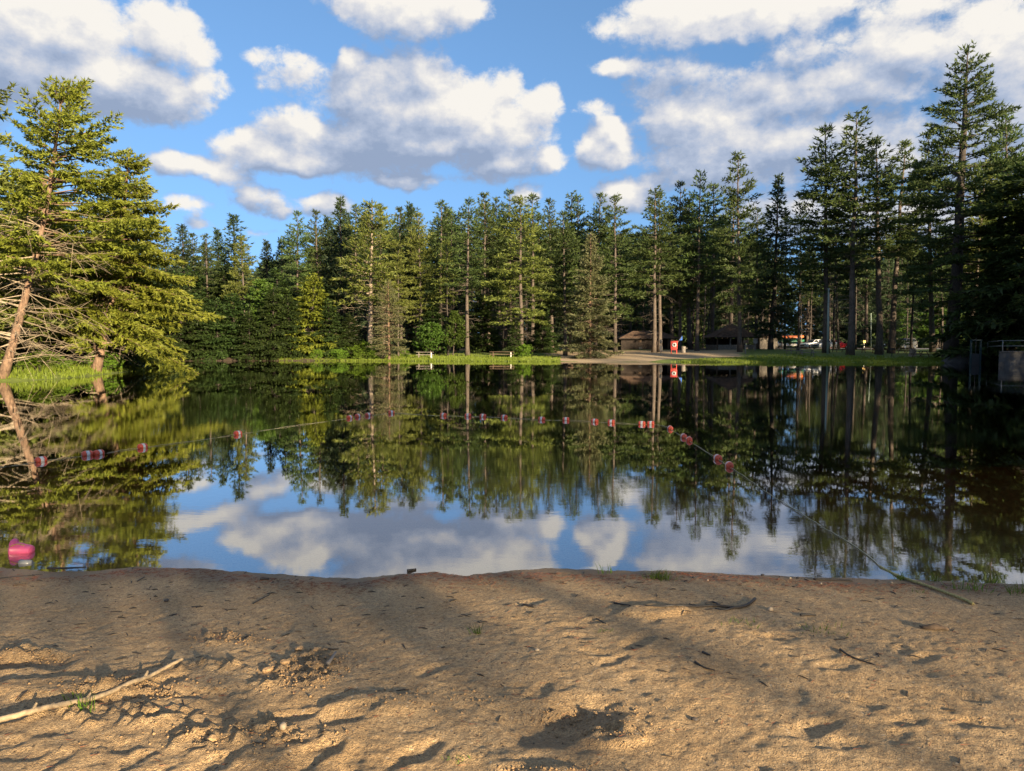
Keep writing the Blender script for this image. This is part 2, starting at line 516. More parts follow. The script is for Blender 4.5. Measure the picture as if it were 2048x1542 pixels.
# the ground: forest floor, lawn and far beach, lake bed, out to the horizon
gx = axis((-62, 70), .9, -2500, 2500); gy = axis((-6, 150), .9, -1500, 4000)
GX, GY = np.meshgrid(gx, gy, indexing='ij')
GSD = lake_sd(GX, GY)
GZ = land_z(GX, GY, GSD)
inner = sstep(-8.2, -6.4, GX) * sstep(8.2, 6.4, GX) * sstep(-.6, 1.2, GY) * sstep(9.6, 8.4, GY)
GZ = GZ - .35 * inner
px_of = lambda x, y: CX + FPX * x / y
PXg = np.where(GY > 20, CX + FPX * GX / np.maximum(GY, 1), 0)
far_ = sstep(60, 64, GY)
wob = fbm(GX, GY, .16, 11, 3) * 6
lawn = far_ * sstep(750, 800, PXg) * sstep(38, 28, GSD + wob) * sstep(-1, .2, GSD) * (1 - sstep(2030, 2060, PXg))
lawn = np.maximum(lawn, far_ * sstep(1500, 1600, PXg) * sstep(48, 40, GSD + wob) * sstep(-1, .2, GSD) * .9)
leftbank = sstep(-18, -22, GX) * sstep(26, 30, GY) * sstep(58, 52, GY) * sstep(2.6, .8, GSD + wob * .3)
lawn = np.maximum(lawn, leftbank * .8)
slope_in = (GSD - 1.0) - np.clip((PXg - 1360) / 22.0, -3, 60) * 1.0
sandm = far_ * sstep(1060 , 1150, PXg + wob * 12) * sstep(1540, 1440, PXg + wob * 6) * sstep(0, 3, slope_in + wob * .3 + np.clip((1240 - PXg) / 60.0, -2, 0)) * sstep(33, 27, GSD + wob * .5)
sandm = np.maximum(sandm, sstep(18, 10, np.hypot(GX * .7, GY)))
sandm = np.where(GSD < 0, sstep(-12, -4, GSD) * sstep(20, 12, GY), sandm)
road_y = 122.0

m, k, b = new_mat('ground')
tc = k.t.nodes.new('ShaderNodeTexCoord'); P_ = tc.outputs['Object']
at1 = k.n('ShaderNodeAttribute', attribute_name='lawn'); at2 = k.n('ShaderNodeAttribute', attribute_name='sand')
na = k.noise(P_, .7, 5, .65); nb_ = k.noise(P_, 9.0, 4, .7)
duff = k.mix(k.rng(k.m('ADD', k.m('MULTIPLY', na, .5), k.m('MULTIPLY', nb_, .5)), .35, .65), (.038, .026, .016), (.11, .072, .042))
grs = k.mix(k.rng(k.noise(P_, 2.2, 5, .7), .3, .7), (.075, .11, .016), (.18, .23, .032))
snd = k.mix(k.rng(nb_, .3, .7), (.34, .245, .14), (.46, .34, .20))
ed = k.m('MULTIPLY', k.m('SUBTRACT', k.noise(P_, 1.5, 4, .7), .5), .9)
c1 = k.mix(k.rng(k.m('ADD', at1.outputs['Fac'], ed), .35, .62), duff, grs)
c2 = k.mix(k.rng(k.m('ADD', at2.outputs['Fac'], ed), .35, .62), c1, snd)
k.put(b.inputs['Base Color'], c2); b.inputs['Roughness'].default_value = .95
bp = k.n('ShaderNodeBump', i_Height=nb_); bp.inputs['Strength'].default_value = .5; bp.inputs['Distance'].default_value = .05
k.put(b.inputs['Normal'], bp.outputs[0])
M['ground'] = m
tag(grid_mesh(gx, gy, GZ, 'ground', m, attrs={'lawn': lawn, 'sand': sandm}), kind='structure')

# ---- the near beach, dug and trodden
bx_ = np.linspace(-6.6, 6.6, 760)
by_ = 1.0 + (np.linspace(0, 1, 520) ** 1.12) * 7.6
BX, BY = np.meshgrid(bx_, by_, indexing='ij')
BSD = lake_sd(BX, BY)
def spot(px, py, z=.18):
    q = G(px, py, z); return q.x, q.y
BZ = np.where(BSD > 0, .055 * np.minimum(BSD, .6) + .050 * np.clip(BSD - .6, 0, 1.3) + .018 * np.clip(BSD - 1.9, 0, 9), .085 * BSD)
dry = sstep(.25, 1.0, BSD)
BZ = BZ + fbm(BX, BY, .8, 21, 3) * .012 * sstep(-.3, .8, BSD)
tread = sstep(.7, 1.9, BSD)
BZ += (np.abs(fbm(BX, BY, 3.1, 31, 3)) * -.004 + .001) * tread
BZ += fbm(BX, BY, 9.0, 41, 3, .6) * .0055 * (.35 + .75 * tread)
BZ += fbm(BX, BY, 26.0, 51, 3, .65) * .0055 * dry
rs = np.random.RandomState(3)
def dent(cx, cy, rx, ry, depth, rim=.35, ang=0.0, inner=.55):
    global BZ
    ca, sa = math.cos(ang), math.sin(ang)
    u = ((BX - cx) * ca + (BY - cy) * sa) / rx; v = (-(BX - cx) * sa + (BY - cy) * ca) / ry
    wv = 1 + .55 * fbm(BX, BY, 6.0, 71, 3)
    r = np.sqrt(u * u + v * v) * wv
    BZ = BZ - depth * (1 - sstep(inner, 1.0, r)) + depth * rim * np.exp(-((r - 1.2) / .24) ** 2)
for _ in range(120):                                   # old footprints, softened
    x, y = rs.uniform(-4.5, 4.5), rs.uniform(1.6, 4.9)
    dent(x, y, rs.uniform(.10, .15), rs.uniform(.045, .065), rs.uniform(.004, .011), .2, rs.uniform(0, 3.14))
for (px, py) in ((705, 1395), (640, 1470), (840, 1470), (1010, 1530), (560, 1405), (420, 1500), (250, 1540), (330, 1330), (1640, 1420), (1280, 1250)):
    x, y = spot(px, py); dent(x, y, .17, .065, .014, .2, rs.uniform(.3, 1.2))
x, y = spot(1108, 1418); dent(x, y, .31, .23, .050, .10, 0, .15)
x, y = spot(1165, 1395); dent(x, y, .15, .08, .014, .1, 0, .3)
x, y = spot(1215, 1450); dent(x, y, .20, .08, -.020, 0)
x, y = spot(1100, 1520); dent(x, y, .20, .05, -.022, 0)
x, y = spot(1300, 1188); dent(x, y, .32, .15, -.030, 0)
x, y = spot(60, 1290); dent(x, y, .26, .10, .028, .25)
x, y = spot(340, 1365); dent(x, y, .42, .16, .016, .15)
x, y = spot(120, 1345); dent(x, y, .45, .12, -.025, 0)
x, y = spot(330, 1375); dent(x, y, .30, .09, -.015, 0)
x, y = spot(760, 1375); dent(x, y, .34, .12, -.025, 0)
x, y = spot(540, 1480); dent(x, y, .22, .10, -.012, 0)
clod = np.zeros_like(BX)
for (px, py, rx, ry) in ((610, 1310, .20, .24), (625, 1275, .13, .16), (570, 1335, .17, .07), (270, 1345, .30, .10), (440, 1240, .18, .10), (60, 1275, .20, .10), (1150, 1395, .20, .05), (1225, 1430, .16, .06), (400, 1300, .40, .08), (200, 1395, .5, .12), (480, 1440, .35, .12)):
    x, y = spot(px, py)
    r = np.hypot((BX - x) / rx, (BY - y) / ry) * (1 + .5 * fbm(BX, BY, 8, 77, 2))
    clod = np.maximum(clod, 1 - sstep(.5, 1.1, r))
BZ += clod * (np.maximum(0, fbm(BX, BY, 19.0, 91, 3, .6) + .05) * .060)
damp = np.zeros_like(BX)
for (px, py, rx, ry) in ((610, 1310, .24, .28), (1170, 1400, .26, .10), (1100, 1445, .30, .16), (440, 1235, .4, .14), (60, 1285, .34, .12), (260, 1345, .3, .06)):
    x, y = spot(px, py)
    r = np.hypot((BX - x) / rx, (BY - y) / ry) * (1 + .6 * fbm(BX, BY, 5, 78, 3))
    damp = np.maximum(damp, 1 - sstep(.4, 1.15, r))
wet = 1 - sstep(.10, .42, BSD + fbm(BX, BY, 3.0, 61, 3) * .22)
wet = np.maximum(wet, damp * .62)
wet = np.where(BSD < -.08, .55, wet)
edge = np.minimum(np.minimum(BX + 6.6, 6.6 - BX), np.minimum(BY - 1.0, 8.6 - BY))
BZ = BZ - .30 * (1 - sstep(.0, .5, edge))
m, k, b = new_mat('beach_sand')
tc = k.t.nodes.new('ShaderNodeTexCoord'); P_ = tc.outputs['Object']
aw_ = k.n('ShaderNodeAttribute', attribute_name='wet')
vo = k.n('ShaderNodeTexVoronoi', i_Scale=210.0); k.put(vo.inputs['Vector'], P_)
vc = k.t.nodes.new('ShaderNodeSeparateColor'); k.put(vc.inputs[0], vo.outputs['Color'])
vo2 = k.n('ShaderNodeTexVoronoi', i_Scale=95.0); k.put(vo2.inputs['Vector'], P_)
vc2 = k.t.nodes.new('ShaderNodeSeparateColor'); k.put(vc2.inputs[0], vo2.outputs['Color'])
big = k.noise(P_, 1.6, 6, .65); mid = k.noise(P_, 14.0, 5, .7); med = k.noise(P_, 60.0, 3, .7)
base = k.mix(k.rng(big, .32, .68), (.58, .375, .175), (.72, .500, .265))
base = k.mix(k.m('MULTIPLY', k.rng(mid, .45, .72), .55), base, (.45, .275, .125))
grain = k.m('ADD', k.m('MULTIPLY', vc.outputs[0], .55), k.m('MULTIPLY', med, .45))
base = k.mix(k.rng(grain, .22, .70, .62, 0), base, (.21, .135, .072))
cre = k.noise(P_, 42.0, 5, .75)
base = k.mix(k.rng(cre, .38, .52, .62, 0), base, (.19, .115, .055))  # crevices between sand clumps darkened in the colour, painted shade
base = k.mix(k.rng(vc2.outputs[0], .988, .994, 0, .5), base, (.74, .60, .42))
base = k.mix(k.rng(vc2.outputs[1], .985, .992, 0, .8), base, (.055, .038, .026))
wetc = k.mix(.72, base, (.21, .135, .074), 'MIX')
col = k.mix(aw_.outputs['Fac'], base, wetc)
k.put(b.inputs['Base Color'], col)
k.put(b.inputs['Roughness'], k.rng(aw_.outputs['Fac'], .55, 1, .92, .55))
hh = k.m('ADD', k.m('MULTIPLY', vo.outputs['Distance'], .35), k.m('ADD', k.m('MULTIPLY', med, .9), k.m('ADD', k.m('MULTIPLY', mid, 1.6), k.m('MULTIPLY', cre, 1.3))))
bp = k.n('ShaderNodeBump', i_Height=hh); bp.inputs['Strength'].default_value = .85; bp.inputs['Distance'].default_value = .026
k.put(b.inputs['Normal'], bp.outputs[0])
M['beach'] = m
tag(grid_mesh(BX, BY, BZ, 'sandy_beach', m, attrs={'wet': wet}), kind='structure')

def beach_z(x, y):
    i = np.clip(np.searchsorted(bx_, x), 1, len(bx_) - 1); j = np.clip(np.searchsorted(by_, y), 1, len(by_) - 1)
    return float(BZ[i - 1:i + 1, j - 1:j + 1].mean())

def on_beach(px, py):
    z = .2
    for _ in range(12):
        q = G(px, py, z); z = .5 * z + .5 * beach_z(q.x, q.y)
    return G(px, py, z)

# ---- water: a closed body, tea-brown with depth, that mirrors the shore
m = bpy.data.materials.new('pond_water'); m.use_nodes = True
nt = m.node_tree; nt.nodes.clear(); k = NT(nt)
tc = nt.nodes.new('ShaderNodeTexCoord'); P_ = tc.outputs['Object']
fr = nt.nodes.new('ShaderNodeFresnel'); fr.inputs[0].default_value = 1.33
calm = k.rng(k.noise(P_, .16, 3, .6), .46, .66, .12, 1.0)
rip = k.noise(k.v('MULTIPLY', P_, (1.0, 2.4, 1)), 2.6, 4, .6)
rip2 = k.noise(k.v('MULTIPLY', P_, (1.0, 1.6, 1)), 11.0, 3, .6)
bp = nt.nodes.new('ShaderNodeBump'); bp.inputs['Strength'].default_value = 1.0; bp.inputs['Distance'].default_value = .0009
k.put(bp.inputs['Height'], k.m('MULTIPLY', k.m('ADD', rip, k.m('MULTIPLY', rip2, .25)), calm))
k.put(fr.inputs['Normal'], bp.outputs[0])
gl = nt.nodes.new('ShaderNodeBsdfGlossy'); gl.inputs['Roughness'].default_value = .0
gl.inputs[0].default_value = (1, 1, 1, 1); k.put(gl.inputs['Normal'], bp.outputs[0])
tp = nt.nodes.new('ShaderNodeBsdfTransparent'); tp.inputs[0].default_value = (.90, .84, .70, 1)
mx = nt.nodes.new('ShaderNodeMixShader')
k.put(mx.inputs[0], k.rng(fr.outputs[0], .05, .55, .31, .86)); k.put(mx.inputs[1], tp.outputs[0]); k.put(mx.inputs[2], gl.outputs[0])
va = nt.nodes.new('ShaderNodeVolumeAbsorption'); va.inputs['Color'].default_value = (.62, .42, .13, 1); va.inputs['Density'].default_value = .75
ou = nt.nodes.new('ShaderNodeOutputMaterial'); k.put(ou.inputs['Surface'], mx.outputs[0]); k.put(ou.inputs['Volume'], va.outputs[0])
M['water'] = m
tag(Geo().box((6, 46, -2.0), (130, 84, 4.0)).obj('water', m), kind='structure')

# ------------------------------------------------------------------ trees
def unit(a):
    return a / (np.linalg.norm(a, axis=-1, keepdims=True) + 1e-12)

def blades(P, D, ln, wd, n, spread, flat, rng):
    """n narrow leaf-sized faces at each point P pointing about along D"""
    m_ = len(P)
    if m_ == 0: return np.zeros((0, 3)), np.zeros((0, 3), int)
    P = np.repeat(P, n, 0); D = np.repeat(D, n, 0)
    d = unit(D + spread * rng.normal(size=P.shape))
    r = rng.normal(size=P.shape); r = unit(r * (1 - flat) + np.array([0, 0, 1.0]) * flat * 1.6)
    s = unit(np.cross(d, r))
    L = ln * rng.uniform(.65, 1.25, (len(P), 1)); w = wd * rng.uniform(.7, 1.25, (len(P), 1))
    b0 = P + rng.normal(size=P.shape) * ln * .12
    V = np.stack([b0 - s * w * .5, b0 + s * w * .5, b0 + d * L], 1).reshape(-1, 3)
    return V, np.arange(len(V)).reshape(-1, 3)

def conifer(seed, H, cb, R, shape='pine', gap=.8, nper=5, el=(-5, 40), droop=.12, up=.10, twig_gap=.5, twig=.42, tuft_gap=.36,
            bl=.40, bw=.12, nb=5, spread=.55, flat=.25, s0=.28, tr=None, bend=None, dead=None, keep=1.0, fine=6, limb=.035, side=None):
    rng = np.random.RandomState(seed)
    tr = tr or H * .0115
    wood, dry, VP, VD = Geo(), Geo(), [], []
    zz = np.linspace(0, H, 15)
    wob = np.cumsum(rng.normal(size=(15, 2)) * .035 * H / 15, 0); wob[0] = 0
    bend = bend or (lambda t: (0.0, 0.0))
    bxy = np.array([bend(z / H) for z in zz])
    ctr = np.column_stack([wob[:, 0] * .6 + bxy[:, 0], wob[:, 1] * .6 + bxy[:, 1], zz])
    rad = tr * (1 - zz / H) ** .75 + .02; rad[0] *= 1.35; rad[1] *= 1.05
    wood.tube(ctr, rad, 9)
    def at(z): return np.array([np.interp(z, zz, ctr[:, 0]), np.interp(z, zz, ctr[:, 1]), z])
    z = cb * H
    whorl_f = 1.0
    while z < H - .3:
        t = (z - cb * H) / (H - cb * H)
        if shape == 'pine':
            prof = (1 - t) ** .65 * (.62 + .38 * min(1, t / .3))
        elif shape == 'spruce':
            prof = (1 - t) ** .92 + .05
        elif shape == 'flat':
            prof = (1 - t) ** .42
        else:
            prof = (1 - t) ** .7 * (.8 + .2 * min(1, t / .15))
        whorl_f = rng.uniform(.68, 1.18)
        nn = max(3, int(round(nper * (1 if t < .8 else .8))))
        a0 = rng.uniform(0, 6.28)
        for q in range(nn):
            if rng.rand() > keep: continue
            az = a0 + q * 6.283 / nn + rng.normal() * .35
            L = R * prof * whorl_f * rng.uniform(.6, 1.2)
            if side is not None:
                L *= 1 + side[1] * math.cos(az - side[0])
            if L < .25: L = .25
            e = math.radians(el[0] + (el[1] - el[0]) * t ** 1.5 + rng.normal() * 7)
            zb = max(cb * H * .8, z + rng.uniform(-1, 1) * (.3 if shape == 'pine' else .9) * gap)
            o = at(min(zb, H - .1))
            S = np.array([0, .3, .6, 1.0])
            h = np.array([math.sin(az), math.cos(az), 0])
            f = lambda S: o + (L * S * math.cos(e))[:, None] * h + np.outer(L * S * math.sin(e) - droop * L * S ** 2 + up * L * S ** 3, [0, 0, 1.0])
            wood.tube(f(S), np.linspace(min(limb * (.35 + L / 5), tr * .5), .008, 4), 3, cap=False)
            nt_ = max(2, int(L * (1 - s0) / twig_gap * 2))
            sk = np.linspace(s0 + (1 - s0) * .05, 1.0, nt_) + rng.uniform(-.02, .02, nt_)
            sk = np.clip(sk, s0, 1)
            base = f(sk)
            tan = unit(f(np.minimum(sk + .05, 1.05)) - f(sk - .03))
            sgn = np.where(np.arange(nt_) % 2, 1.0, -1.0)
            sideV = np.cross(tan, np.array([0, 0, 1.0]))
            an = rng.uniform(.55, 1.0, nt_)
            dirs = unit(tan * np.cos(an)[:, None] + sideV * (sgn * np.sin(an))[:, None] + np.array([0, 0, 1.0]) * rng.normal(.02 + (.12 if shape == 'pine' else -.14), .10, nt_)[:, None])
            dirs[-1] = tan[-1]
            ln = twig * L * (1 - sk) ** .7 * rng.uniform(.6, 1.15, nt_) + tuft_gap * .9
            mm = max(1, int(ln.max() / tuft_gap) + 1)
            U = (np.arange(mm) + .4) * tuft_gap
            msk = U[None] <= ln[:, None]
            pts = base[:, None] + dirs[:, None] * U[None, :, None]
            if shape != 'pine':
                pts[..., 2] -= .10 * U[None] ** 1.5
            dd = np.repeat(dirs[:, None], mm, 1)
            VP.append(pts[msk]); VD.append(dd[msk])
        z += gap * rng.uniform(.7, 1.3) * (1 - .45 * t)
    # leader
    tip = at(H); VP.append(np.array([tip, tip - [0, 0, .3], tip - [0, 0, .6]])); VD.append(np.array([[0, 0, 1.0]] * 3))
    P, D = np.vstack(VP), np.vstack(VD)
    V, T = blades(P, D, bl, bw, nb, spread, flat, rng)
    if dead:
        z0, z1, n, Ld = dead
        for _ in range(n):
            zb = rng.uniform(z0, z1) * H; o = at(zb); az = rng.uniform(0, 6.28); L = Ld * rng.uniform(.3, 1.1)
            h = np.array([math.sin(az), math.cos(az), rng.uniform(-.35, .25)])
            p1 = o + h * L * .5 + rng.normal(size=3) * .06 * L; p2 = o + h * L + rng.normal(size=3) * .1 * L - [0, 0, .1 * L]
            dry.tube([o, p1, p2], [.028 + .004 * L, .017, .006], 3, cap=False)
            for _b in range(fine if L > .6 * Ld else 2):
                s = rng.uniform(.25, .95); q0 = o + (p2 - o) * s; dv = unit(h + rng.normal(size=3) * .6); l2 = L * rng.uniform(.15, .4)
                dry.tube([q0, q0 + dv * l2 + [0, 0, -.05 * l2]], [.010, .004], 3, cap=False)
    return wood, Geo().add(V, T), dry

PROTO = {}
def make_tree(key, name, geos, leaf, bark, dead_mat=None):
    """a hidden-away master: the first placement moves it, later ones copy it"""
    wood, crown, dry = geos
    root = bpy.data.objects.new(name, None)
    wm = wood.mesh('trunk', M[bark], True); cm = crown.mesh('crown', M[leaf], False)
    dm = dry.mesh('bare_branches', M[dead_mat or 'deadwood_dark'], False) if dry.n else None
    PROTO[key] = (name, wm, cm, dm)

def plant(key, loc, h=None, H=1.0, rot=None, wide=1.0, label=None, cat='tree', group=None, tilt=(0, 0), crown_mat=None):
    name, wm, cm, dm = PROTO[key]
    s = (h / H) if h else 1.0
    o = thing(name, label, cat, loc, 0, group)
    o.rotation_euler = (tilt[0], tilt[1], random.uniform(0, 6.28) if rot is None else rot)
    o.scale = (s * wide, s * wide, s)
    for nm, me in (('trunk', wm), ('crown', cm), ('bare_branches', dm)):
        if me is None: continue
        c = bpy.data.objects.new(nm, me); COL.objects.link(c); c.parent = o
        if nm != 'trunk': c['kind'] = 'stuff'
        if nm == 'crown' and crown_mat:
            c.material_slots[0].link = 'OBJECT'; c.material_slots[0].material = M[crown_mat]
    return o

HV = {}
def var(key, H, name, leaf, bark, dead_mat=None, **kw):
    HV[key] = H
    make_tree(key, name, conifer(H=H, **kw), leaf, bark, dead_mat)

# white pines: long trunk, plates of needles
for i, (cb, R, keep) in enumerate(((.28, 5.6, .95), (.38, 5.0, .9), (.46, 4.6, .9), (.30, 4.8, .97), (.48, 4.2, .9), (.24, 6.0, .9))):
    var(f'pine{i}', 26, 'white_pine', 'pine', 'bark', seed=100 + i, cb=cb, R=R, shape='pine', gap=.95, nper=5, keep=keep,
        dead=(.12, cb + .1, 34, 2.2), twig_gap=.62, twig=.5, tuft_gap=.42, bl=.52, bw=.17, nb=5)
# spruces and firs: narrow cones to the ground
for i, (R, el, tg) in enumerate(((3.3, (-18, 45), .5), (2.9, (-12, 40), .5), (3.9, (-22, 45), .55))):
    var(f'spruce{i}', 20, 'spruce', 'spruce', 'bark_dark', seed=200 + i, cb=.10, R=R, shape='spruce', gap=.62, nper=6, el=el, droop=.10, up=.16,
        twig_gap=tg, tuft_gap=.38, bl=.45, bw=.17, nb=5, dead=(.05, .35, 30, 1.4))
# dense young hemlocks along the shore
for i, R in enumerate((3.9, 3.4, 4.6)):
    var(f'hemlock{i}', 11, 'hemlock', 'hemlock', 'bark_dark', seed=300 + i, cb=.04, R=R, shape='hem', gap=.50, nper=7, el=(-6, 35), droop=.22, up=.04,
        twig_gap=.40, tuft_gap=.34, bl=.42, bw=.19, nb=5, spread=.4, flat=.6, dead=(.05, .5, 16, 2.0))
# slim forest stems with a small crown
for i, cb in enumerate((.56, .46)):
    var(f'slim{i}', 24, 'slim_pine', 'pine', 'bark_dark', seed=400 + i, cb=cb, R=3.2, shape='pine', gap=.95, nper=5, keep=.85, tr=.15,
        dead=(.15, cb, 46, 1.5), twig_gap=.65, tuft_gap=.45, bl=.52, bw=.18, nb=5)
# small broad-leaved trees
def broad(seed, H, R, n, cb=.15, bl=.26, bw=.20):
    rng = np.random.RandomState(seed)
    wood = Geo(); P, D = [], []
    zz = np.linspace(0, H * .9, 8); ctr = np.column_stack([np.cumsum(rng.normal(size=8) * .12), np.cumsum(rng.normal(size=8) * .12), zz]); ctr[:, :2] -= ctr[0, :2]
    wood.tube(ctr, np.linspace(H * .012, .015, 8), 7)
    for _ in range(n):
        t = rng.uniform(cb, 1) ** .8; z = t * H * .92
        o = np.array([np.interp(z, zz, ctr[:, 0]), np.interp(z, zz, ctr[:, 1]), min(z, H * .9)])
        az = rng.uniform(0, 6.28); L = R * math.sin(math.pi * min(1, .18 + .82 * t)) ** .7 * rng.uniform(.5, 1.1) + .25
        h = unit(np.array([math.sin(az), math.cos(az), rng.uniform(.15, .7)]))
        e = o + h * L; wood.tube([o, o + h * L * .5 + [0, 0, -.03 * L], e], [.03, .018, .006], 3, cap=False)
        for _k in range(int(8 + L * 6)):
            s = rng.uniform(.3, 1.05); q = o + (e - o) * s + rng.normal(size=3) * .16 * (L * .5 + .4) * np.array([1, 1, .6])
            P.append(q); D.append(unit(h * .3 + rng.normal(size=3) * .5 + [0, 0, -.2]))
    V, T = blades(np.array(P), np.array(D), bl, bw, 5, .7, .45, rng)
    return wood, Geo().add(V, T), Geo()
for i, (H, R) in enumerate(((9, 2.2), (7, 2.4))):
    HV[f'broad{i}'] = H; make_tree(f'broad{i}', 'young_maple', broad(500 + i, H, R, 90), 'broad', 'bark')
for i, (H, R) in enumerate(((2.4, 1.7), (1.8, 1.4))):
    HV[f'bush{i}'] = H; make_tree(f'bush{i}', 'leafy_bush', broad(520 + i, H, R, 60, .02, .17, .13), 'bush', 'bark')
# heroes
var('pale_spruce', 17.0, 'pale_spruce', 'spruce_pale', 'bark_red', 'deadwood', seed=61, cb=.05, R=4.0, shape='spruce', gap=.50, nper=6, el=(-16, 42), droop=.12, up=.16,
    twig_gap=.36, tuft_gap=.32, bl=.38, bw=.13, nb=5, dead=(.03, .5, 50, 2.2))
var('big_pine', 36.0, 'giant_white_pine', 'pine', 'bark_dark', 'deadwood_dark', seed=77, cb=.20, R=8.6, shape='pine', gap=1.15, nper=5, keep=.84, el=(-6, 32), droop=.05, up=.10, tr=.72,
    twig_gap=.55, twig=.5, tuft_gap=.42, bl=.52, bw=.17, nb=6, dead=(.08, .7, 40, 3.2), limb=.09, bend=lambda t: (1.3 * t * t, 0))
var('lit_pine', 20.0, 'white_pine', 'pine_lit', 'bark_pale', 'deadwood', seed=83, cb=.36, R=5.2, shape='pine', gap=.8, nper=6, keep=.93, el=(0, 40), tr=.26,
    twig_gap=.6, tuft_gap=.40, bl=.5, bw=.16, nb=5, dead=(.06, .55, 46, 3.0), limb=.05)
var('shore_larch', 16.0, 'slender_spruce', 'spruce_pale', 'bark_red', 'deadwood', seed=85, cb=.12, R=4.2, shape='hem', gap=.42, nper=6, keep=.95, el=(-10, 40), droop=.10,
    twig_gap=.5, tuft_gap=.36, bl=.36, bw=.11, nb=4, dead=(.03, .7, 60, 2.4))

LEFT = dict(twig_gap=.26, tuft_gap=.20, bl=.23, bw=.085, nb=6, spread=.5, flat=.28, fine=9)
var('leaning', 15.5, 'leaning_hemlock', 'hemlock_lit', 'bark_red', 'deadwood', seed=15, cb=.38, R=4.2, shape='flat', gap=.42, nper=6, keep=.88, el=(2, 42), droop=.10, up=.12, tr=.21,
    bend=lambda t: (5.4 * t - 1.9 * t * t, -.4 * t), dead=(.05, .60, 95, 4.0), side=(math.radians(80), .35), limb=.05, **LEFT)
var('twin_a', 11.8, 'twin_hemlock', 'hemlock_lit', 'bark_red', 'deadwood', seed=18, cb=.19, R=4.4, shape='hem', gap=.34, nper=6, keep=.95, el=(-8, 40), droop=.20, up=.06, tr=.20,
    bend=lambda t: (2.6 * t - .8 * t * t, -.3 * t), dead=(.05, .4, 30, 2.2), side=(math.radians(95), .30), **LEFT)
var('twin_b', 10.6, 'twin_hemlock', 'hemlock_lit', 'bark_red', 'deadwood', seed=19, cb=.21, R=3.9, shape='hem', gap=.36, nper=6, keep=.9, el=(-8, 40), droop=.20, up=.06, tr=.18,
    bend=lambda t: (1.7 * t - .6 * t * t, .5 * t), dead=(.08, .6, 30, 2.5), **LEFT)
var('left_pine', 16.5, 'shore_pine', 'pine_lit', 'bark', 'deadwood', seed=23, cb=.12, R=5.4, shape='hem', gap=.6, nper=6, keep=.92, el=(-5, 40), droop=.10, up=.12,
    twig_gap=.34, tuft_gap=.26, bl=.30, bw=.12, nb=5, dead=(.05, .6, 40, 3.0))

def stand(px, Y, top, key, label, wide=1.0, group=None, px_top=None, rot=None, crown_mat=None, cat='tree', sink=.1):
    p_ = land_pt(px, Y)
    tp_ = W(px_top if px_top else px, top, Y)
    h = tp_.z - p_.z + sink
    dx = tp_.x - p_.x
    p_.z -= sink
    return plant(key, p_, h, HV[key], rot, wide, label, cat, group, (random.uniform(-.02, .02), math.atan2(dx, h) + (0 if px_top else random.uniform(-.025, .025)), ), crown_mat)

# --- left bank
stand(2, 36.6, 176, 'leaning', 'red barked hemlock leaning out over the water with bare twigs on its lower trunk', px_top=2, rot=0.0, wide=1.0)
stand(190, 44.5, 300, 'twin_a', 'right stem of twin hemlocks at the tip of the left bank, thick yellow green crown', px_top=190, rot=0.0)
stand(184, 45.2, 345, 'twin_b', 'left paler stem of the twin hemlocks at the tip of the left bank', px_top=184, rot=0.0)
stand(-95, 40.5, 235, 'left_pine', 'yellow green pine cut by the left edge beside the leaning hemlock', rot=1.0, wide=1.05)
stand(-80, 39.5, 50, 'left_pine', 'tall pine at the left edge with only branch tips in view above', rot=2.4, wide=1.1, cat='tree')
stand(60, 50, 330, 'twin_a', 'shaded hemlock standing behind the leaning trunk on the left bank', rot=2.0, crown_mat='hemlock', wide=1.1)
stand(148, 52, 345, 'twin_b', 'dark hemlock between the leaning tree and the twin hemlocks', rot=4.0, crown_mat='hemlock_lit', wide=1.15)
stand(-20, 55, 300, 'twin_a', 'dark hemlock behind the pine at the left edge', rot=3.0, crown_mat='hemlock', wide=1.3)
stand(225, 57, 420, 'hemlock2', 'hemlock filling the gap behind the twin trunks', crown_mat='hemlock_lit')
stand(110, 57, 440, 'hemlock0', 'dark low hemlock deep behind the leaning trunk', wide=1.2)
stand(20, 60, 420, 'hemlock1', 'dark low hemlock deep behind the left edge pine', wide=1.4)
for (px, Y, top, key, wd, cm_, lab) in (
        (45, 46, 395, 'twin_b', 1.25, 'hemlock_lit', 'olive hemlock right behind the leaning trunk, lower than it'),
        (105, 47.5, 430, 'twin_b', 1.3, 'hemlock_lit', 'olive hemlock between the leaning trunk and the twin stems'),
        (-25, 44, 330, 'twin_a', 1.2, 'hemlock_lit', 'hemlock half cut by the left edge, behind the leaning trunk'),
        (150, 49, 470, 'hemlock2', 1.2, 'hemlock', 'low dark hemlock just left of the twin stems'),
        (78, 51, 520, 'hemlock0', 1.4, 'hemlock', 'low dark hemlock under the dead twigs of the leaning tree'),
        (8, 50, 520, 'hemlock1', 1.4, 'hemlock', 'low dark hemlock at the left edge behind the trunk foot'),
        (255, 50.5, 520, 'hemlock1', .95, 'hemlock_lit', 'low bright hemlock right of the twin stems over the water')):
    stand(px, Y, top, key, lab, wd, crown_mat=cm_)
stand(75, 40.2, 702, 'bush0', 'bright green leafy bush on the left bank under the leaning trunk', cat='bush', wide=1.15)
stand(120, 41.5, 716, 'bush1', 'small bright green bush on the left bank between leaning trunk and twin stems', cat='bush', wide=1.1)
stand(30, 39.0, 712, 'bush1', 'leafy bush at the foot of the leaning hemlock', cat='bush')
stand(205, 45.5, 706, 'bush1', 'low leafy shrub around the feet of the twin stems', cat='bush')

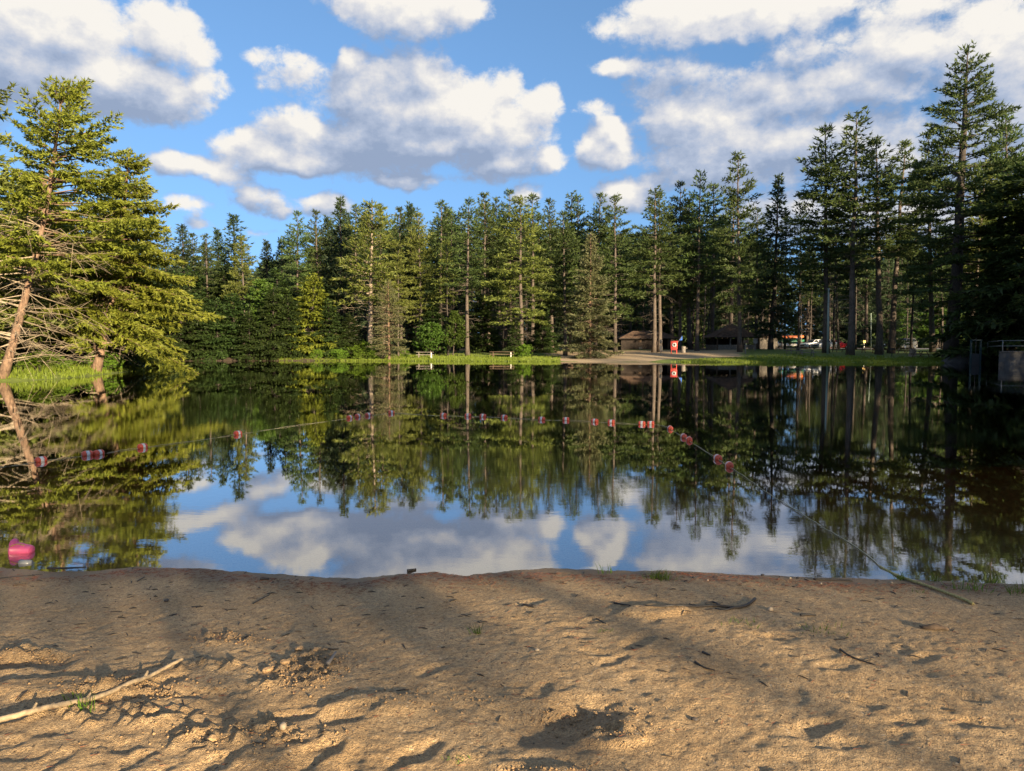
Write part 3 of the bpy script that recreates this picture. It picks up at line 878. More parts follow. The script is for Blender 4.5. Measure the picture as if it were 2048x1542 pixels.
# --- far shore from left to right: (px, depth, top, kind, width, material or None, label)
FAR = [
    (335, 98, 462, 'slim1', 1.2, None, 'thin pine with ragged tip just right of the left bank trees'),
    (372, 96, 455, 'spruce2', 1.25, None, 'dark spruce, leftmost cone on the far shore skyline'),
    (398, 100, 470, 'pine3', .9, None, 'pine between the leftmost dark spruce and the pair of bare trunks'),
    (418, 92, 470, 'pine4', .95, None, 'pine with a pair of bare lit stems on the left far shore'),
    (445, 98, 462, 'spruce0', 1.1, None, 'narrow spruce left of the tallest dark cone'),
    (476, 97, 434, 'spruce2', 1.35, None, 'tallest dark spruce cone of the left far shore'),
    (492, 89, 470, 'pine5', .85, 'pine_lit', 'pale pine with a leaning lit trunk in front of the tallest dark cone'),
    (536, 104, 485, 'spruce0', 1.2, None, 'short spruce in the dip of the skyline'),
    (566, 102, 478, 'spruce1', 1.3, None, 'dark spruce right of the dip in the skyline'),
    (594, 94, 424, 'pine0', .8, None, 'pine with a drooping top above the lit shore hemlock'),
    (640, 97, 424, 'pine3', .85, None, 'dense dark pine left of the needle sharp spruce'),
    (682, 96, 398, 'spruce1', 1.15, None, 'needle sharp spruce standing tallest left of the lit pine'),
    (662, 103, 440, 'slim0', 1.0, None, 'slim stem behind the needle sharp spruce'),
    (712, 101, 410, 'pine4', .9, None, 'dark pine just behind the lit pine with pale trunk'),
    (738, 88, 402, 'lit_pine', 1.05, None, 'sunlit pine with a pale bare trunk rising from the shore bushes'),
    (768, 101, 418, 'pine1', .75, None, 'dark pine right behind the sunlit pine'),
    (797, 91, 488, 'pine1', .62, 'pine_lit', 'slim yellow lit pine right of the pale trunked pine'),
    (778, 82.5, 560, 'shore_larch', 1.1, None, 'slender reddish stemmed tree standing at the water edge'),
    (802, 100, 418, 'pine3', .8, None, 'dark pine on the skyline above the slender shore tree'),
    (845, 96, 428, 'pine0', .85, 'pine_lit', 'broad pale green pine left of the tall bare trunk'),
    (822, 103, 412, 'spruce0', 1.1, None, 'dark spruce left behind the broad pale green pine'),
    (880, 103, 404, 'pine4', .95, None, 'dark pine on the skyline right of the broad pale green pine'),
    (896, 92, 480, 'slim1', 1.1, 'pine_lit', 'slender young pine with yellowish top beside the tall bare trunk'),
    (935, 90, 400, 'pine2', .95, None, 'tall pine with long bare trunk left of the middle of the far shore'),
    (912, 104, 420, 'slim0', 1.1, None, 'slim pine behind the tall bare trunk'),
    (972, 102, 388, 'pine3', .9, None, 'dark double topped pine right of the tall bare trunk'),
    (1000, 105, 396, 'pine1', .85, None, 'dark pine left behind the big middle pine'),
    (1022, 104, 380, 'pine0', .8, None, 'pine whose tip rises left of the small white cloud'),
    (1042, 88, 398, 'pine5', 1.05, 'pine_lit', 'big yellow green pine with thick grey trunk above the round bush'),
    (1066, 103, 390, 'pine4', 1.0, None, 'pine right behind the big middle pine, in front of the small white cloud'),
    (1104, 104, 400, 'pine3', .85, None, 'dark rounded pine top right of the small white cloud'),
    (1131, 90, 425, 'pine0', .95, None, 'pine with forked trunk and dead limbs left of the pale spruce'),
    (1140, 106, 386, 'pine1', .8, None, 'dark pine top with stubby branches behind the forked pine'),
    (1162, 104, 392, 'pine5', .75, None, 'pine filling the skyline left behind the pale spruce'),
    (1180, 84, 468, 'pale_spruce', 1.0, None, 'pale olive spruce standing alone in front of the forest by the beach'),
    (1190, 101, 388, 'pine0', .85, None, 'bushy pine towering directly over the pale spruce'),
    (1231, 97, 394, 'pine5', .9, None, 'dark pine left of the sky gap with trunk beside the brown shed'),
    (1262, 118, 470, 'pine3', .9, None, 'low pine in the gap left of the shed'),
    (1308, 99, 378, 'pine1', .95, None, 'left stem of the pair of dark pines in front of the shed'),
    (1319, 100, 384, 'pine2', .9, None, 'right stem of the pair of dark pines in front of the shed'),
    (1360, 106, 366, 'pine0', .75, None, 'dark pine behind the red rescue board'),
    (1394, 102, 344, 'pine1', .8, None, 'tall dark pine between the red board and the pavilion'),
    (1378, 112, 400, 'pine3', .9, None, 'pine behind and left of the pavilion'),
    (1425, 112, 372, 'pine2', .9, None, 'slim dark pine behind the pavilion roof'),
    (1480, 97, 308, 'pine5', .80, None, 'wide pine standing in front of the pavilion with low green boughs'),
    (1460, 114, 392, 'pine4', 1.0, None, 'pine stem left behind the wide pavilion pine'),
    (1541, 103, 354, 'spruce1', 1.05, None, 'narrow dark spruce at the right end of the pavilion'),
    (1512, 116, 420, 'pine2', .9, None, 'thin pine behind the pavilion right of the wide pine'),
    (1570, 112, 430, 'slim0', 1.0, None, 'thin dark stem left of the canoe rack'),
    (1596, 101, 410, 'slim1', 1.1, None, 'slim pale stem standing in front of the canoe rack'),
    (1652, 92, 258, 'pine0', .95, None, 'tall pine with leaning trunk beside the metal pole'),
    (1700, 88, 226, 'pine1', 1.0, None, 'tall pine with reddish trunk lit along its right edge'),
    (1668, 110, 400, 'slim0', 1.1, None, 'thin stem between the two tall pines by the parked cars'),
    (1758, 91, 276, 'pine2', 1.05, None, 'pine with several upright stems in front of the silver blue car'),
    (1782, 95, 284, 'pine4', 1.05, None, 'slim topped pine just right of the several stemmed pine'),
    (1822, 99, 330, 'slim1', .9, None, 'thin pale birch like stem beside the grey van'),
    (1866, 95, 262, 'pine3', .85, None, 'straight pine with grey trunk left of the giant pine'),
    (1903, 80, 92, 'big_pine', 1.0, None, 'giant pine with thick dark trunk towering over the right shore'),
    (1935, 86, 330, 'pine2', .95, 'pine_lit', 'pale leaning trunk right of the giant pine'),
    (1985, 90, 252, 'pine0', .9, None, 'pine with lit top between the giant pine and right edge'),
    (2032, 88, 222, 'pine5', .85, None, 'tall pine cut by the right edge of the view'),
    (2046, 74, 330, 'hemlock0', 1.0, None, 'very dark hemlock at the right edge above the concrete wall'),
    (2095, 70, 300, 'hemlock2', 1.1, None, 'dark hemlock just beyond the right edge behind the railing'),
    (2010, 86, 470, 'broad0', 1.1, None, 'forked broad leaved tree behind the railing'),
]
LEAN = {1652: 1640, 1903: 1922, 1935: 1966, 492: 465, 1480: 1477, 797: 792, 1541: 1538, 845: 850, 1180: 1182}
for (px, Y, top, key, wd, cm_, lab) in FAR:
    stand(px, Y, top, key, lab, wd * (1.18 if 'pine' in key and key != 'big_pine' else 1.06), px_top=LEAN.get(px), crown_mat=cm_)

# --- the dark wall of young hemlocks and leafy growth along the left far shore
UNDER = [
    (330, 88, 600, 'hemlock2', 1.3), (362, 86, 570, 'hemlock0', 1.3), (400, 87, 590, 'hemlock1', 1.4), (436, 88, 600, 'hemlock2', 1.2), (470, 88, 588, 'hemlock0', 1.3),
    (500, 86, 620, 'hemlock1', 1.3), (546, 87, 575, 'hemlock2', 1.0), (580, 88, 590, 'hemlock0', 1.2), (660, 89, 600, 'hemlock1', 1.3), (700, 90, 630, 'hemlock2', 1.2),
    (385, 91, 540, 'hemlock2', 1.3), (452, 93, 545, 'hemlock0', 1.4), (560, 93, 540, 'hemlock1', 1.3), (640, 94, 560, 'hemlock0', 1.2), (868, 95, 600, 'hemlock1', 1.2), (1085, 97, 610, 'hemlock2', 1.0), (965, 100, 590, 'hemlock0', 1.2),
]
UNDER_L = ['dark young hemlock right beside the left bank, first of the far shore wall'] + [f'dark young hemlock, {w_} from the left bank in the far shore wall' for w_ in ('second', 'third', 'fourth', 'fifth', 'sixth', 'seventh', 'eighth')] + [
    'dark young hemlock just left of the pale trunked pine', 'dark hemlock right behind the pale trunk foot', 'taller dark hemlock in the second row, leftmost of three', 'taller dark hemlock in the second row, under the tallest spruce cone',
    'taller dark hemlock in the second row, behind the young leafy tree', 'taller dark hemlock directly behind the sunlit shore hemlock', 'dark hemlock behind the two leafy saplings', 'small dark hemlock between the big middle pine and the forked pine', 'dark hemlock right of the tall bare trunk']
for n_u, (px, Y, top, key, wd) in enumerate(UNDER):
    stand(px, Y - (3.2 if px < 720 and Y < 90.5 else 0), top, key, UNDER_L[n_u], wd, group='dark young hemlocks along the far shore')
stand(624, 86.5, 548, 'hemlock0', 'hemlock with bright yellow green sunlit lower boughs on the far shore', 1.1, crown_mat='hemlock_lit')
stand(524, 86, 548, 'broad0', 'young leafy tree with blue green crown at the left far shore', 1.1)
stand(858, 89, 640, 'broad1', 'leafy sapling in the shade left of the tall bare trunk', 1.3)
stand(905, 90, 615, 'broad0', 'taller leafy sapling in the shade under the slender young pine', 1.1)
stand(1030, 87.5, 640, 'hemlock1', 'small drooping hemlock beside the big middle pine trunk', 1.1)
stand(1790, 128, 600, 'broad0', 'sunlit leafy tree behind the grey van', 1.4)
stand(1870, 134, 610, 'broad1', 'sunlit leafy tree far behind the giant pine', 1.5)
for (px, Y, top, lab) in ((728, 86.5, 683, 'bright green bush at the foot of the sunlit pine'), (700, 86, 692, 'leafy bush left of the sunlit pine foot'), (655, 85.5, 696, 'low leafy bush under the sunlit hemlock'),
                          (755, 86, 690, 'leafy bush between the sunlit pine and the slender shore tree'), (1046, 86.5, 690, 'round green bush at the foot of the big middle pine'), (600, 85.5, 700, 'low bush at the far shore left of the sunlit hemlock'),
                          (810, 88, 700, 'low bush right of the slender shore tree'), (560, 83.6, 702, 'low bush at the water edge under the young leafy tree'),
                          (632, 83.4, 700, 'bush at the water edge under the sunlit hemlock'), (678, 83.4, 699, 'bush at the water edge left of the pale trunk'), (716, 83.2, 700, 'bush at the water edge in front of the pale trunk'), (748, 83.4, 702, 'bush at the water edge right of the pale trunk'), (480, 84, 703, 'low bush at the dark left part of the far shore'), (520, 83.8, 704, 'low bush in the dark middle of the left far shore')):
    stand(px, Y, top, 'bush0', lab, 1.0, cat='bush')

# --- the forest behind, stem after stem
rb = np.random.RandomState(17)
BACK = []
for row, (Y, n) in enumerate(((112, 34), (122, 34), (134, 30), (148, 26))):
    for i in range(n):
        px = 260 + (i + rb.uniform(-.35, .35)) * (1840 / n)
        sky_ = np.interp(px, [260, 400, 520, 600, 700, 1000, 1250, 1400, 1560, 1700, 2100], [480, 492, 520, 470, 430, 415, 480, 410, 500, 470, 470])
        BACK.append((px, Y + rb.uniform(-4, 4), sky_ + rb.uniform(-12, 30), row))
for (px, Y, top, row) in BACK:
    if px > 1560:
        if (Y > 117 and Y < 128): Y += 14
        top += 25 * rb.rand() - 25
    if 1225 < px < 1360 and Y < 121 or 1420 < px < 1640 and Y < 128: Y += 14
    kk = rb.choice(['slim0', 'slim1', 'pine2', 'pine4', 'spruce0', 'slim0', 'hemlock1' if row == 0 and px < 1200 else 'slim1'])
    if kk == 'hemlock1': top = rb.uniform(560, 620)
    where = next(w_ for lim, w_ in ((500, 'behind the hemlock wall'), (690, 'behind the sunlit shore hemlock'), (830, 'behind the pale trunked pine'), (990, 'behind the tall bare trunk'), (1110, 'behind the big middle pine'), (1240, 'behind the pale spruce'),
                              (1400, 'behind the brown shed'), (1560, 'behind the pavilion'), (1740, 'behind the red car'), (1860, 'behind the grey van'), (9999, 'behind the giant pine')) if px < lim)
    what = {'s': 'slim bare stemmed tree', 'p': 'narrow pine', 'h': 'low dark hemlock'}['s' if kk.startswith('slim') else kk[0]] if kk != 'spruce0' else 'pointed dark spruce'
    deep = 'at the front of' if row == 0 else 'deep in' if row < 3 else 'far back in'
    stand(px, Y, top, kk, f'{what} {deep} the forest {where}', rb.uniform(.9, 1.25), group=f'{what}s {deep} the forest {where}')

# far-off wood that closes the view behind the stems
def wood_mass(name, spots, seed, leaf, bl, n, bark='bark_dark'):
    rng = np.random.RandomState(seed); gw = Geo(); P, D = [], []
    for (x, y, z, h, r, *cb) in spots:
        k_ = n
        t = rng.uniform(cb[0] if cb else .0, 1, k_); a = rng.uniform(0, 6.28, k_); rr = r * (1 - t) ** .6 * np.sqrt(rng.uniform(.1, 1, k_))
        q = np.column_stack([x + rr * np.sin(a), y + rr * np.cos(a), z + t * h]); P.append(q)
        D.append(unit(np.column_stack([np.sin(a), np.cos(a), rng.normal(0, .3, k_)])))
        gw.tube([[x, y, z - .3], [x, y, z + h * .5], [x, y, z + h * .97]], [h * .011, h * .007, .02], 5, mat=1)
    V, T = blades(np.vstack(P), np.vstack(D), bl, bl * .45, 2, .6, .4, rng)
    gw.add(V, T, mat=0)
    o = gw.obj(name, [M[leaf], M[bark]])
    return tag(o, kind='stuff')
rf = np.random.RandomState(29)
sp = []
for i_ in range(300):
    px = rf.uniform(150, 2200); Y = rf.uniform(158, 215) if i_ < 230 else rf.uniform(215, 235)
    top = np.interp(px, [150, 520, 700, 1200, 1560, 2200], [520, 530, 450, 450, 490, 490]) + rf.uniform(0, 60)
    q = W(px, top, Y); zz_ = 1.0
    sp.append((q.x, Y, zz_, max(6, q.z - zz_), rf.uniform(3.0, 5.0)))
wood_mass('distant_woodland', sp, 5, 'pine', 1.5, 620)['label'] = 'far wood of pines closing the view behind the forest stems'
# woods on the two sides of and behind the beach; they keep the evening sun off most of it
sp = []
tanaz = math.tan(math.pi - SUN_AZ)
for i_ in range(140):                                   # unseen tall pines behind the viewer, crowns thinned and gapped to shape the sunlight
    y = rf.uniform(-112, -70); c = rf.uniform(-22, 62) if i_ < 105 else rf.uniform(4, 13)   # c: distance from the line of the gap
    if -5.4 < c < 4.0: continue
    sp.append((c - 1.4 - (y - 3.0) * tanaz, y, .6, rf.uniform(25, 31), rf.uniform(3.2, 4.4), .15))
for _ in range(90):
    if rf.rand() < .72:
        x, y = rf.uniform(66, 120), rf.uniform(-12, 72); h = rf.uniform(20, 30)
        if y > 45: h = rf.uniform(13, 19)
    else:
        x, y = rf.uniform(-75, -42), rf.uniform(-30, 32); h = rf.uniform(18, 26)
    sp.append((x, y, .6, h, rf.uniform(3, 4.5)))
for _ in range(26):
    sp.append((rf.uniform(57, 78), rf.uniform(20, 52), .6, rf.uniform(14, 22), rf.uniform(3.2, 4.6)))
far_n = len(sp)
# unseen pines added near the viewer; their boughs cut the sun off the sand
for (c_, y_, h_, r_, cb_) in ((-3.4, -8.6, 8.0, 2.6, .415), (-2.2, -8.5, 8.0, 2.6, .415), (-.9, -8.7, 8.0, 2.6, .415), (.3, -9.0, 8.0, 2.6, .42), (1.6, -9.2, 8.0, 2.6, .415), (3.0, -9.2, 8.0, 2.6, .40)):
    sp.append((c_ - 1.4 - (y_ - 3.0) * tanaz, y_, .4, h_, r_, cb_))
thin = [q for q in sp[:far_n] if q[1] < -60]; dense = [q for q in sp[:far_n] if q[1] >= -60]
for nm_, part_, sd_, bl_, n_, lab in (('surrounding_woodland', dense, 6, .8, 330, 'woods on both sides of the pond outside the view'), ('thin_woodland', thin, 7, .8, 160, 'unseen pine wood behind the viewer, thinned to shape the sunlight'),
                                     ('sun_blocking_pines', sp[far_n:], 8, .30, 1250, 'unseen pines added behind the viewer to block the sun')):
    wood_mass(nm_, part_, sd_, 'pine', bl_, n_)['label'] = lab

# ------------------------------------------------------------------ things on the far shore
M['float_red'] = simple_mat('red_plastic', (.72, .10, .045), .38, var=.18, scale=30)
M['float_white'] = simple_mat('white_plastic', (.74, .70, .64), .4, var=.10, scale=40)
M['rope'] = simple_mat('weathered_rope', (.45, .39, .24), .9, var=.3, scale=120, bump=.6)
M['rope_yellow'] = simple_mat('yellow_rope', (.46, .38, .15), .85, var=.3, scale=90, bump=.6)
M['pink'] = simple_mat('pink_plastic', (.90, .13, .27), .35, var=.08)
M['yellow'] = simple_mat('yellow_plastic', (.75, .46, .05), .4)
M['clear'] = simple_mat('clear_plastic', (.24, .24, .23), .2)
M['red_paint'] = simple_mat('red_paint', (.62, .035, .02), .5, var=.15)
M['white_paint'] = simple_mat('white_paint', (.78, .77, .74), .5, var=.06)
M['black'] = simple_mat('black_paint', (.02, .02, .02), .5)
M['blue_cloth'] = simple_mat('blue_cloth', (.03, .11, .42), .8)
M['log'] = simple_mat('dark_logs', (.030, .020, .015), .85, var=.3, scale=3)
M['shingle'] = simple_mat('brown_shingles', (.13, .080, .052), .9, var=.3, scale=2.5)
M['greywood'] = simple_mat('grey_weathered_wood', (.24, .21, .18), .9, var=.25, scale=5)
M['brownwood'] = simple_mat('brown_wood', (.13, .085, .055), .85, var=.25, scale=5)
M['concrete'] = simple_mat('stained_concrete', (.075, .072, .07), .9, var=.3, scale=1.3, bump=.3, col2=(.03, .028, .027))
M['galv'] = simple_mat('galvanised_pipe', (.16, .165, .165), .6, metal=.2)
M['greenpole'] = simple_mat('grey_green_pole', (.30, .36, .31), .7)
M['iron'] = simple_mat('black_iron', (.025, .025, .026), .6)
M['asphalt'] = simple_mat('pale_asphalt', (.24, .23, .22), .9, scale=3)
M['glass'] = simple_mat('dark_glass', (.02, .024, .028), .08)
M['tyre'] = simple_mat('tyre_rubber', (.018, .018, .018), .8)
M['rim'] = simple_mat('alloy', (.5, .5, .52), .3, metal=.8)
M['lamp'] = simple_mat('headlamp', (.75, .76, .78), .12)
M['tail'] = simple_mat('tail_lamp', (.40, .01, .01), .2)
for nm_, c_ in (('car_grey', (.17, .165, .155)), ('car_blue', (.34, .40, .46)), ('car_red', (.55, .02, .025)), ('car_silver', (.55, .56, .57)), ('car_white', (.78, .79, .79))):
    M[nm_] = simple_mat(nm_ + '_paint', c_, .22, metal=.25 if nm_ != 'car_white' else 0, var=.02)
M['orange'] = simple_mat('orange_hull', (.62, .16, .045), .4)
M['green_hull'] = simple_mat('green_hull', (.035, .17, .085), .4)
M['teal'] = simple_mat('teal_paint', (.006, .024, .027), .7)

# the road behind the lawn
rx = np.linspace(-20, 160, 90); ry = np.array([119.5, 121, 122.5, 124, 125.5, 127, 128.5])
RX, RY = np.meshgrid(rx, ry, indexing='ij')
tag(grid_mesh(RX + 0, RY + .0, land_z(RX, RY) + .06, 'road', M['asphalt']), kind='structure')

def gz(x, y): return float(land_z(np.array([x]), np.array([y]))[0])

# --- brown log shed
def shed():
    a, c = land_pt(1242, 108), land_pt(1352, 108)
    w = c.x - a.x; x0 = a.x; dpt = 5.5; zb = min(a.z, c.z); t = thing('log_shed', 'dark brown log shed with hipped roof behind the far sandy beach', 'shed', (x0 + w / 2, 108, zb))
    ew = 1.75; hw = w / 2
    wl = Geo()
    xr = hw * .18                                           # the right part is an open porch
    for k_ in range(9):
        wl.box(((-hw + xr) / 2, 0, .11 + k_ * .195), (hw + xr, .20, .185)); wl.box((-hw + .1, dpt / 2, .11 + k_ * .195), (.2, dpt, .185)); wl.box((xr - .1, dpt / 2, .11 + k_ * .195), (.2, dpt - .3, .185))
    wl.box((0, dpt, .9), (w, .2, 1.75))
    o = wl.obj('log_wall', M['log'], t)
    vn = Geo(); vn.box((-hw * .32, -.13, 1.35), (.42, .06, .38)); vn.obj('vent', M['brownwood'], t)
    dr = Geo(); dr.box((-hw * .30, -.13, .25), (.5, .06, .42)); dr.obj('hatch', M['black'], t)
    for px_ in (.45, .72, .985):
        Geo().box((hw * px_ * .98, -.05, ew / 2), (.14, .14, ew)).obj('porch_post', M['brownwood'], t)
    rf_ = Geo(); o_ = .45; r0 = ew; rh = 1.15
    rf_.add([[-hw - o_, -o_ - .3, r0], [hw + o_, -o_ - .3, r0], [hw + o_, dpt + o_, r0], [-hw - o_, dpt + o_, r0], [-hw * .45, dpt / 2, r0 + rh], [hw * .55, dpt / 2, r0 + rh]],
            [[0, 4, 3], [1, 2, 5]], [[0, 1, 5, 4], [2, 3, 4, 5], [3, 2, 1, 0]])
    ro = rf_.obj('roof', M['shingle'], t)
    cr = Geo(); n_ = 9
    for k_ in range(1, n_):                                 # shingle courses
        f = k_ / n_; y = -o_ - .3 + (dpt / 2 + o_ + .3) * f; z = r0 + rh * f
        xa, xb = -hw - o_ + (hw * .55 + o_) * f, hw + o_ - (hw * .45 + o_) * f
        cr.box(((xa + xb) / 2, y, z + .01), (xb - xa, .05, .05))
    co = cr.obj('shingle_course', M['shingle'], ro); co['kind'] = 'stuff'
    Geo().box((0, -o_ - .32, r0 - .05), (w + 2 * o_, .05, .16)).obj('eave_board', M['log'], t)
shed()

# --- open pavilion with a pyramid roof
def pavilion():
    a, c = land_pt(1433, 107), land_pt(1514, 107)
    w = c.x - a.x; hw = w / 2; zb = min(a.z, c.z); dpt = w; ew = 1.95
    t = thing('picnic_pavilion', 'open sided pavilion with brown pyramid roof and grey half walls', 'pavilion', (a.x + hw, 107, zb))
    for ix in range(4):
        Geo().box((-hw + .1 + ix * (w - .2) / 3, 0, ew / 2), (.16, .16, ew)).obj('post', M['brownwood'] if ix != 1 else M['greywood'], t)
    for ix in range(3):
        cx_ = -hw + .1 + (ix + .5) * (w - .2) / 3
        hwall = Geo(); ww = (w - .2) / 3 - .22
        for q in range(5): hwall.box((cx_ - ww / 2 + (q + .5) * ww / 5, .02 * (q % 2), .42), (ww / 5 - .02, .06, .78))
        hwall.obj('half_wall', M['greywood'], t)
    Geo().box((0, dpt, .9), (w, .12, 1.8)).obj('back_wall', M['log'], t)
    Geo().box((-hw, dpt / 2, .42), (.1, dpt - .4, .78)).obj('side_wall', M['greywood'], t)
    rf_ = Geo(); o_ = .55
    rf_.add([[-hw - o_, -o_, ew], [hw + o_, -o_, ew], [hw + o_, dpt + o_, ew], [-hw - o_, dpt + o_, ew], [0, dpt / 2, ew + 2.1]], [[0, 1, 4], [1, 2, 4], [2, 3, 4], [3, 0, 4]], [[3, 2, 1, 0]])
    ro = rf_.obj('roof', M['shingle'], t)
    cr = Geo()
    for k_ in range(1, 11):
        f = k_ / 11; y = -o_ + (dpt / 2 + o_) * f
        cr.box((0, y, ew + 2.1 * f + .012), (2 * (hw + o_) * (1 - f), .06, .05))
    co = cr.obj('shingle_course', M['shingle'], ro); co['kind'] = 'stuff'
    Geo().box((0, -o_ - .02, ew - .06), (w + 2 * o_, .05, .16)).obj('eave_board', M['log'], t)
    # grey plank room at the right end
    b0, b1 = land_pt(1519, 109), land_pt(1556, 109)
    t2 = thing('plank_hut', 'small grey plank hut joined to the right end of the pavilion', 'hut', ((b0.x + b1.x) / 2, 109, zb)); w2 = b1.x - b0.x
    n_ = 8
    g_ = Geo(); g_.box((0, 1.5, .95), (w2 - .08, 2.9, 1.9)); g_.obj('wall', M['greywood'], t2)
    pl = Geo()
    for q in range(n_): pl.box((-w2 / 2 + (q + .5) * w2 / n_, -.02, .95), (w2 / n_ - .03, .05 + .01 * (q % 2), 1.9))
    p__ = pl.obj('plank', M['greywood'], t2); p__['kind'] = 'stuff'
    Geo().box((.2, -.07, .85), (.8, .05, 1.6)).obj('door', M['black'], t2)
    Geo().add([[-w2 / 2 - .25, -.4, 1.9], [w2 / 2 + .25, -.4, 1.9], [w2 / 2 + .25, 3.2, 2.3], [-w2 / 2 - .25, 3.2, 2.3], [-w2 / 2 - .25, -.4, 2.0], [w2 / 2 + .25, -.4, 2.0], [w2 / 2 + .25, 3.2, 2.4], [-w2 / 2 - .25, 3.2, 2.4]], None,
              [[3, 2, 1, 0], [4, 5, 6, 7], [0, 1, 5, 4], [1, 2, 6, 5], [2, 3, 7, 6], [3, 0, 4, 7]]).obj('roof', M['shingle'], t2)
pavilion()

# --- red rescue board with a ring buoy, and its flag
def rescue():
    q = land_pt(1348, 93); t = thing('rescue_board', 'red rescue board on two legs holding a white ring buoy', 'rescue stand', q)
    w = .86
    for s in (-1, 1): Geo().box((s * w * .40, 0, .75), (.09, .09, 1.5)).obj('leg', M['red_paint'], t)
    Geo().box((0, 0, 1.10), (w, .07, .92)).obj('panel', M['red_paint'], t)
    Geo().box((0, -.02, 1.60), (w + .08, .2, .06)).obj('cap', M['red_paint'], t)
    Geo().box((0, 0, .52), (w * .8, .06, .09)).obj('crossbar', M['red_paint'], t)
    r = thing('ring_buoy', 'white life ring with dark centre hung on the red board', 'life ring', q + Vector((0, -.10, 1.14)))
    an = np.linspace(0, 2 * np.pi, 21)
    Geo().tube(np.column_stack([.21 * np.cos(an), 0 * an, .21 * np.sin(an)]), .075, 8, False).obj('ring', M['white_paint'], r, True)
    Geo().lathe([(0, -.01), (.145, -.01), (.145, .03), (0, .03)], 16, 'y').obj('centre', M['black'], r)
    for a_ in (1.571, 4.712): Geo().box((.21 * math.cos(a_), 0, .21 * math.sin(a_)), (.09, .155, .06), 0).obj('band', M['float_red'], r)
    f = thing('blue_flag', 'blue flag on a slanting stick beside the red rescue board', 'flag', q + Vector((w * .48, .05, 1.35)))
    Geo().tube([[0, 0, 0], [.62, 0, .95]], .018, 6).obj('stick', M['greywood'], f)
    n_ = 8; u = np.linspace(0, 1, n_)
    V = [[.25 + .37 * a_ + .10 * b_ * (1 - a_ * .5), .04 * math.sin(5 * a_ + 3 * b_), .38 + .57 * a_ - b_ * (.05 + .52 * a_)] for a_ in u for b_ in u]
    Q = [[i * n_ + j, (i + 1) * n_ + j, (i + 1) * n_ + j + 1, i * n_ + j + 1] for i in range(n_ - 1) for j in range(n_ - 1)]
    o = Geo().add(V, None, Q).obj('cloth', M['blue_cloth'], f, True)
    sm = o.modifiers.new('thickness', 'SOLIDIFY'); sm.thickness = .008
rescue()

def sign_post(px, Y, top, name, label, cat, wpx, hpx, pm, bm, cap=False, off=0):
    q = land_pt(px, Y); h = W(px, top, Y).z - q.z; w = wpx / FPX * Y; sh = hpx / FPX * Y
    t = thing(name, label, cat, q)
    Geo().box((0, 0, h / 2), (.11, .11, h)).obj('post', M[pm], t)
    if sh > 0: Geo().box((0, -.08, h - sh / 2 - off), (w, .05, sh)).obj('board', M[bm], t)
    if cap: Geo().lathe([(.0, h + .28), (.12, h + .25), (.19, h + .12), (.17, h - .2), (.07, h - .3)], 10).obj('cap', M[pm], t, True)
    return t
sign_post(1322, 94, 683, 'notice_post', 'pale post with rounded cap and hanging notice beside the red board', 'sign', 6, 9, 'greywood', 'greywood', True, .55)
sign_post(1313.5, 95, 680, 'thin_post', 'thin dark post left of the pale notice post', 'post', 3, 9, 'brownwood', 'brownwood', False, .2)
sign_post(1491, 93, 680, 'brown_sign', 'brown wooden sign on a post in front of the pavilion', 'sign', 11, 7, 'greywood', 'brownwood')
sign_post(1510, 100, 677, 'notice_board', 'grey post with a cluster of small notices at the pavilion corner', 'sign', 9, 10, 'greywood', 'greywood')
sign_post(1937, 76, 671, 'white_sign', 'pair of white sign plates on a dark post by the dam', 'sign', 11, 13, 'iron', 'white_paint')
sign_post(1728, 129, 681, 'yellow_sign', 'small yellow road sign across the road', 'sign', 5, 5, 'white_paint', 'yellow')
sign_post(1953, 110, 691, 'orange_marker', 'short orange marker post behind the dam', 'marker', 3, 7, 'orange', 'orange')
sign_post(2034, 112, 686, 'lime_marker', 'lime yellow marker post behind the railing', 'marker', 3.5, 8, 'yellow', 'yellow')
q = land_pt(1367, 94.5); t = thing('trash_bin', 'grey waste bin between the red board and the pavilion', 'bin', q)
Geo().lathe([(0, 0), (.27, 0), (.28, .75), (.30, .78), (.30, .84), (.0, .86)], 12).obj('bin_body', M['greywood'], t); Geo().box((.36, 0, .60), (.28, .12, .08)).obj('shelf', M['greywood'], t)

def table(px, Y, label, rz=0.0, mat='brownwood', white=False, L=1.9, s=1.0):
    q = land_pt(px, Y); t = thing('picnic_table', label, 'picnic table', q, rz, 'picnic tables round the far shore')
    t.scale = (s, s, s)
    for k_ in range(4): Geo().box((0, (k_ - 1.5) * .18, .74), (L, .165, .045)).obj('tabletop_plank', M[mat], t)
    for sy in (-1, 1): Geo().box((0, sy * .68, .44), (L, .26, .045)).obj('seat', M[mat], t)
    for sx in (-1, 1):
        lg = Geo()
        for sy in (-1, 1): lg.tube([[sx * L * .36, sy * .62, 0], [sx * L * .36, sy * .22, .72]], .05, 4)
        lg.box((sx * L * .36, 0, .40), (.05, 1.5, .09))
        lg.obj('leg_frame', M['white_paint'] if (white and sx > 0) else M[mat], t)
table(850, 84.5, 'long low picnic table with one pale end on the left grass', .05, 'greywood', True, 2.0)
table(1004, 85.5, 'picnic table with pale right end beside the round bush', -.04, 'brownwood', True, 2.9)
table(1136, 92, 'small dark picnic table at the left end of the sand', .1, 'brownwood', False, 1.4)
table(1588, 91, 'picnic table at the foot of the slim pale stem', .2, 'greywood')
table(1614, 85, 'front picnic table left of the leaning trunk by the metal pole', -.15, 'greywood', False, 1.7)
table(1679, 96, 'picnic table between the two tall pines', .1)
table(1738, 96, 'picnic table left of the several stemmed pine', -.1)
table(1812, 92, 'picnic table behind the grey stump', .3)
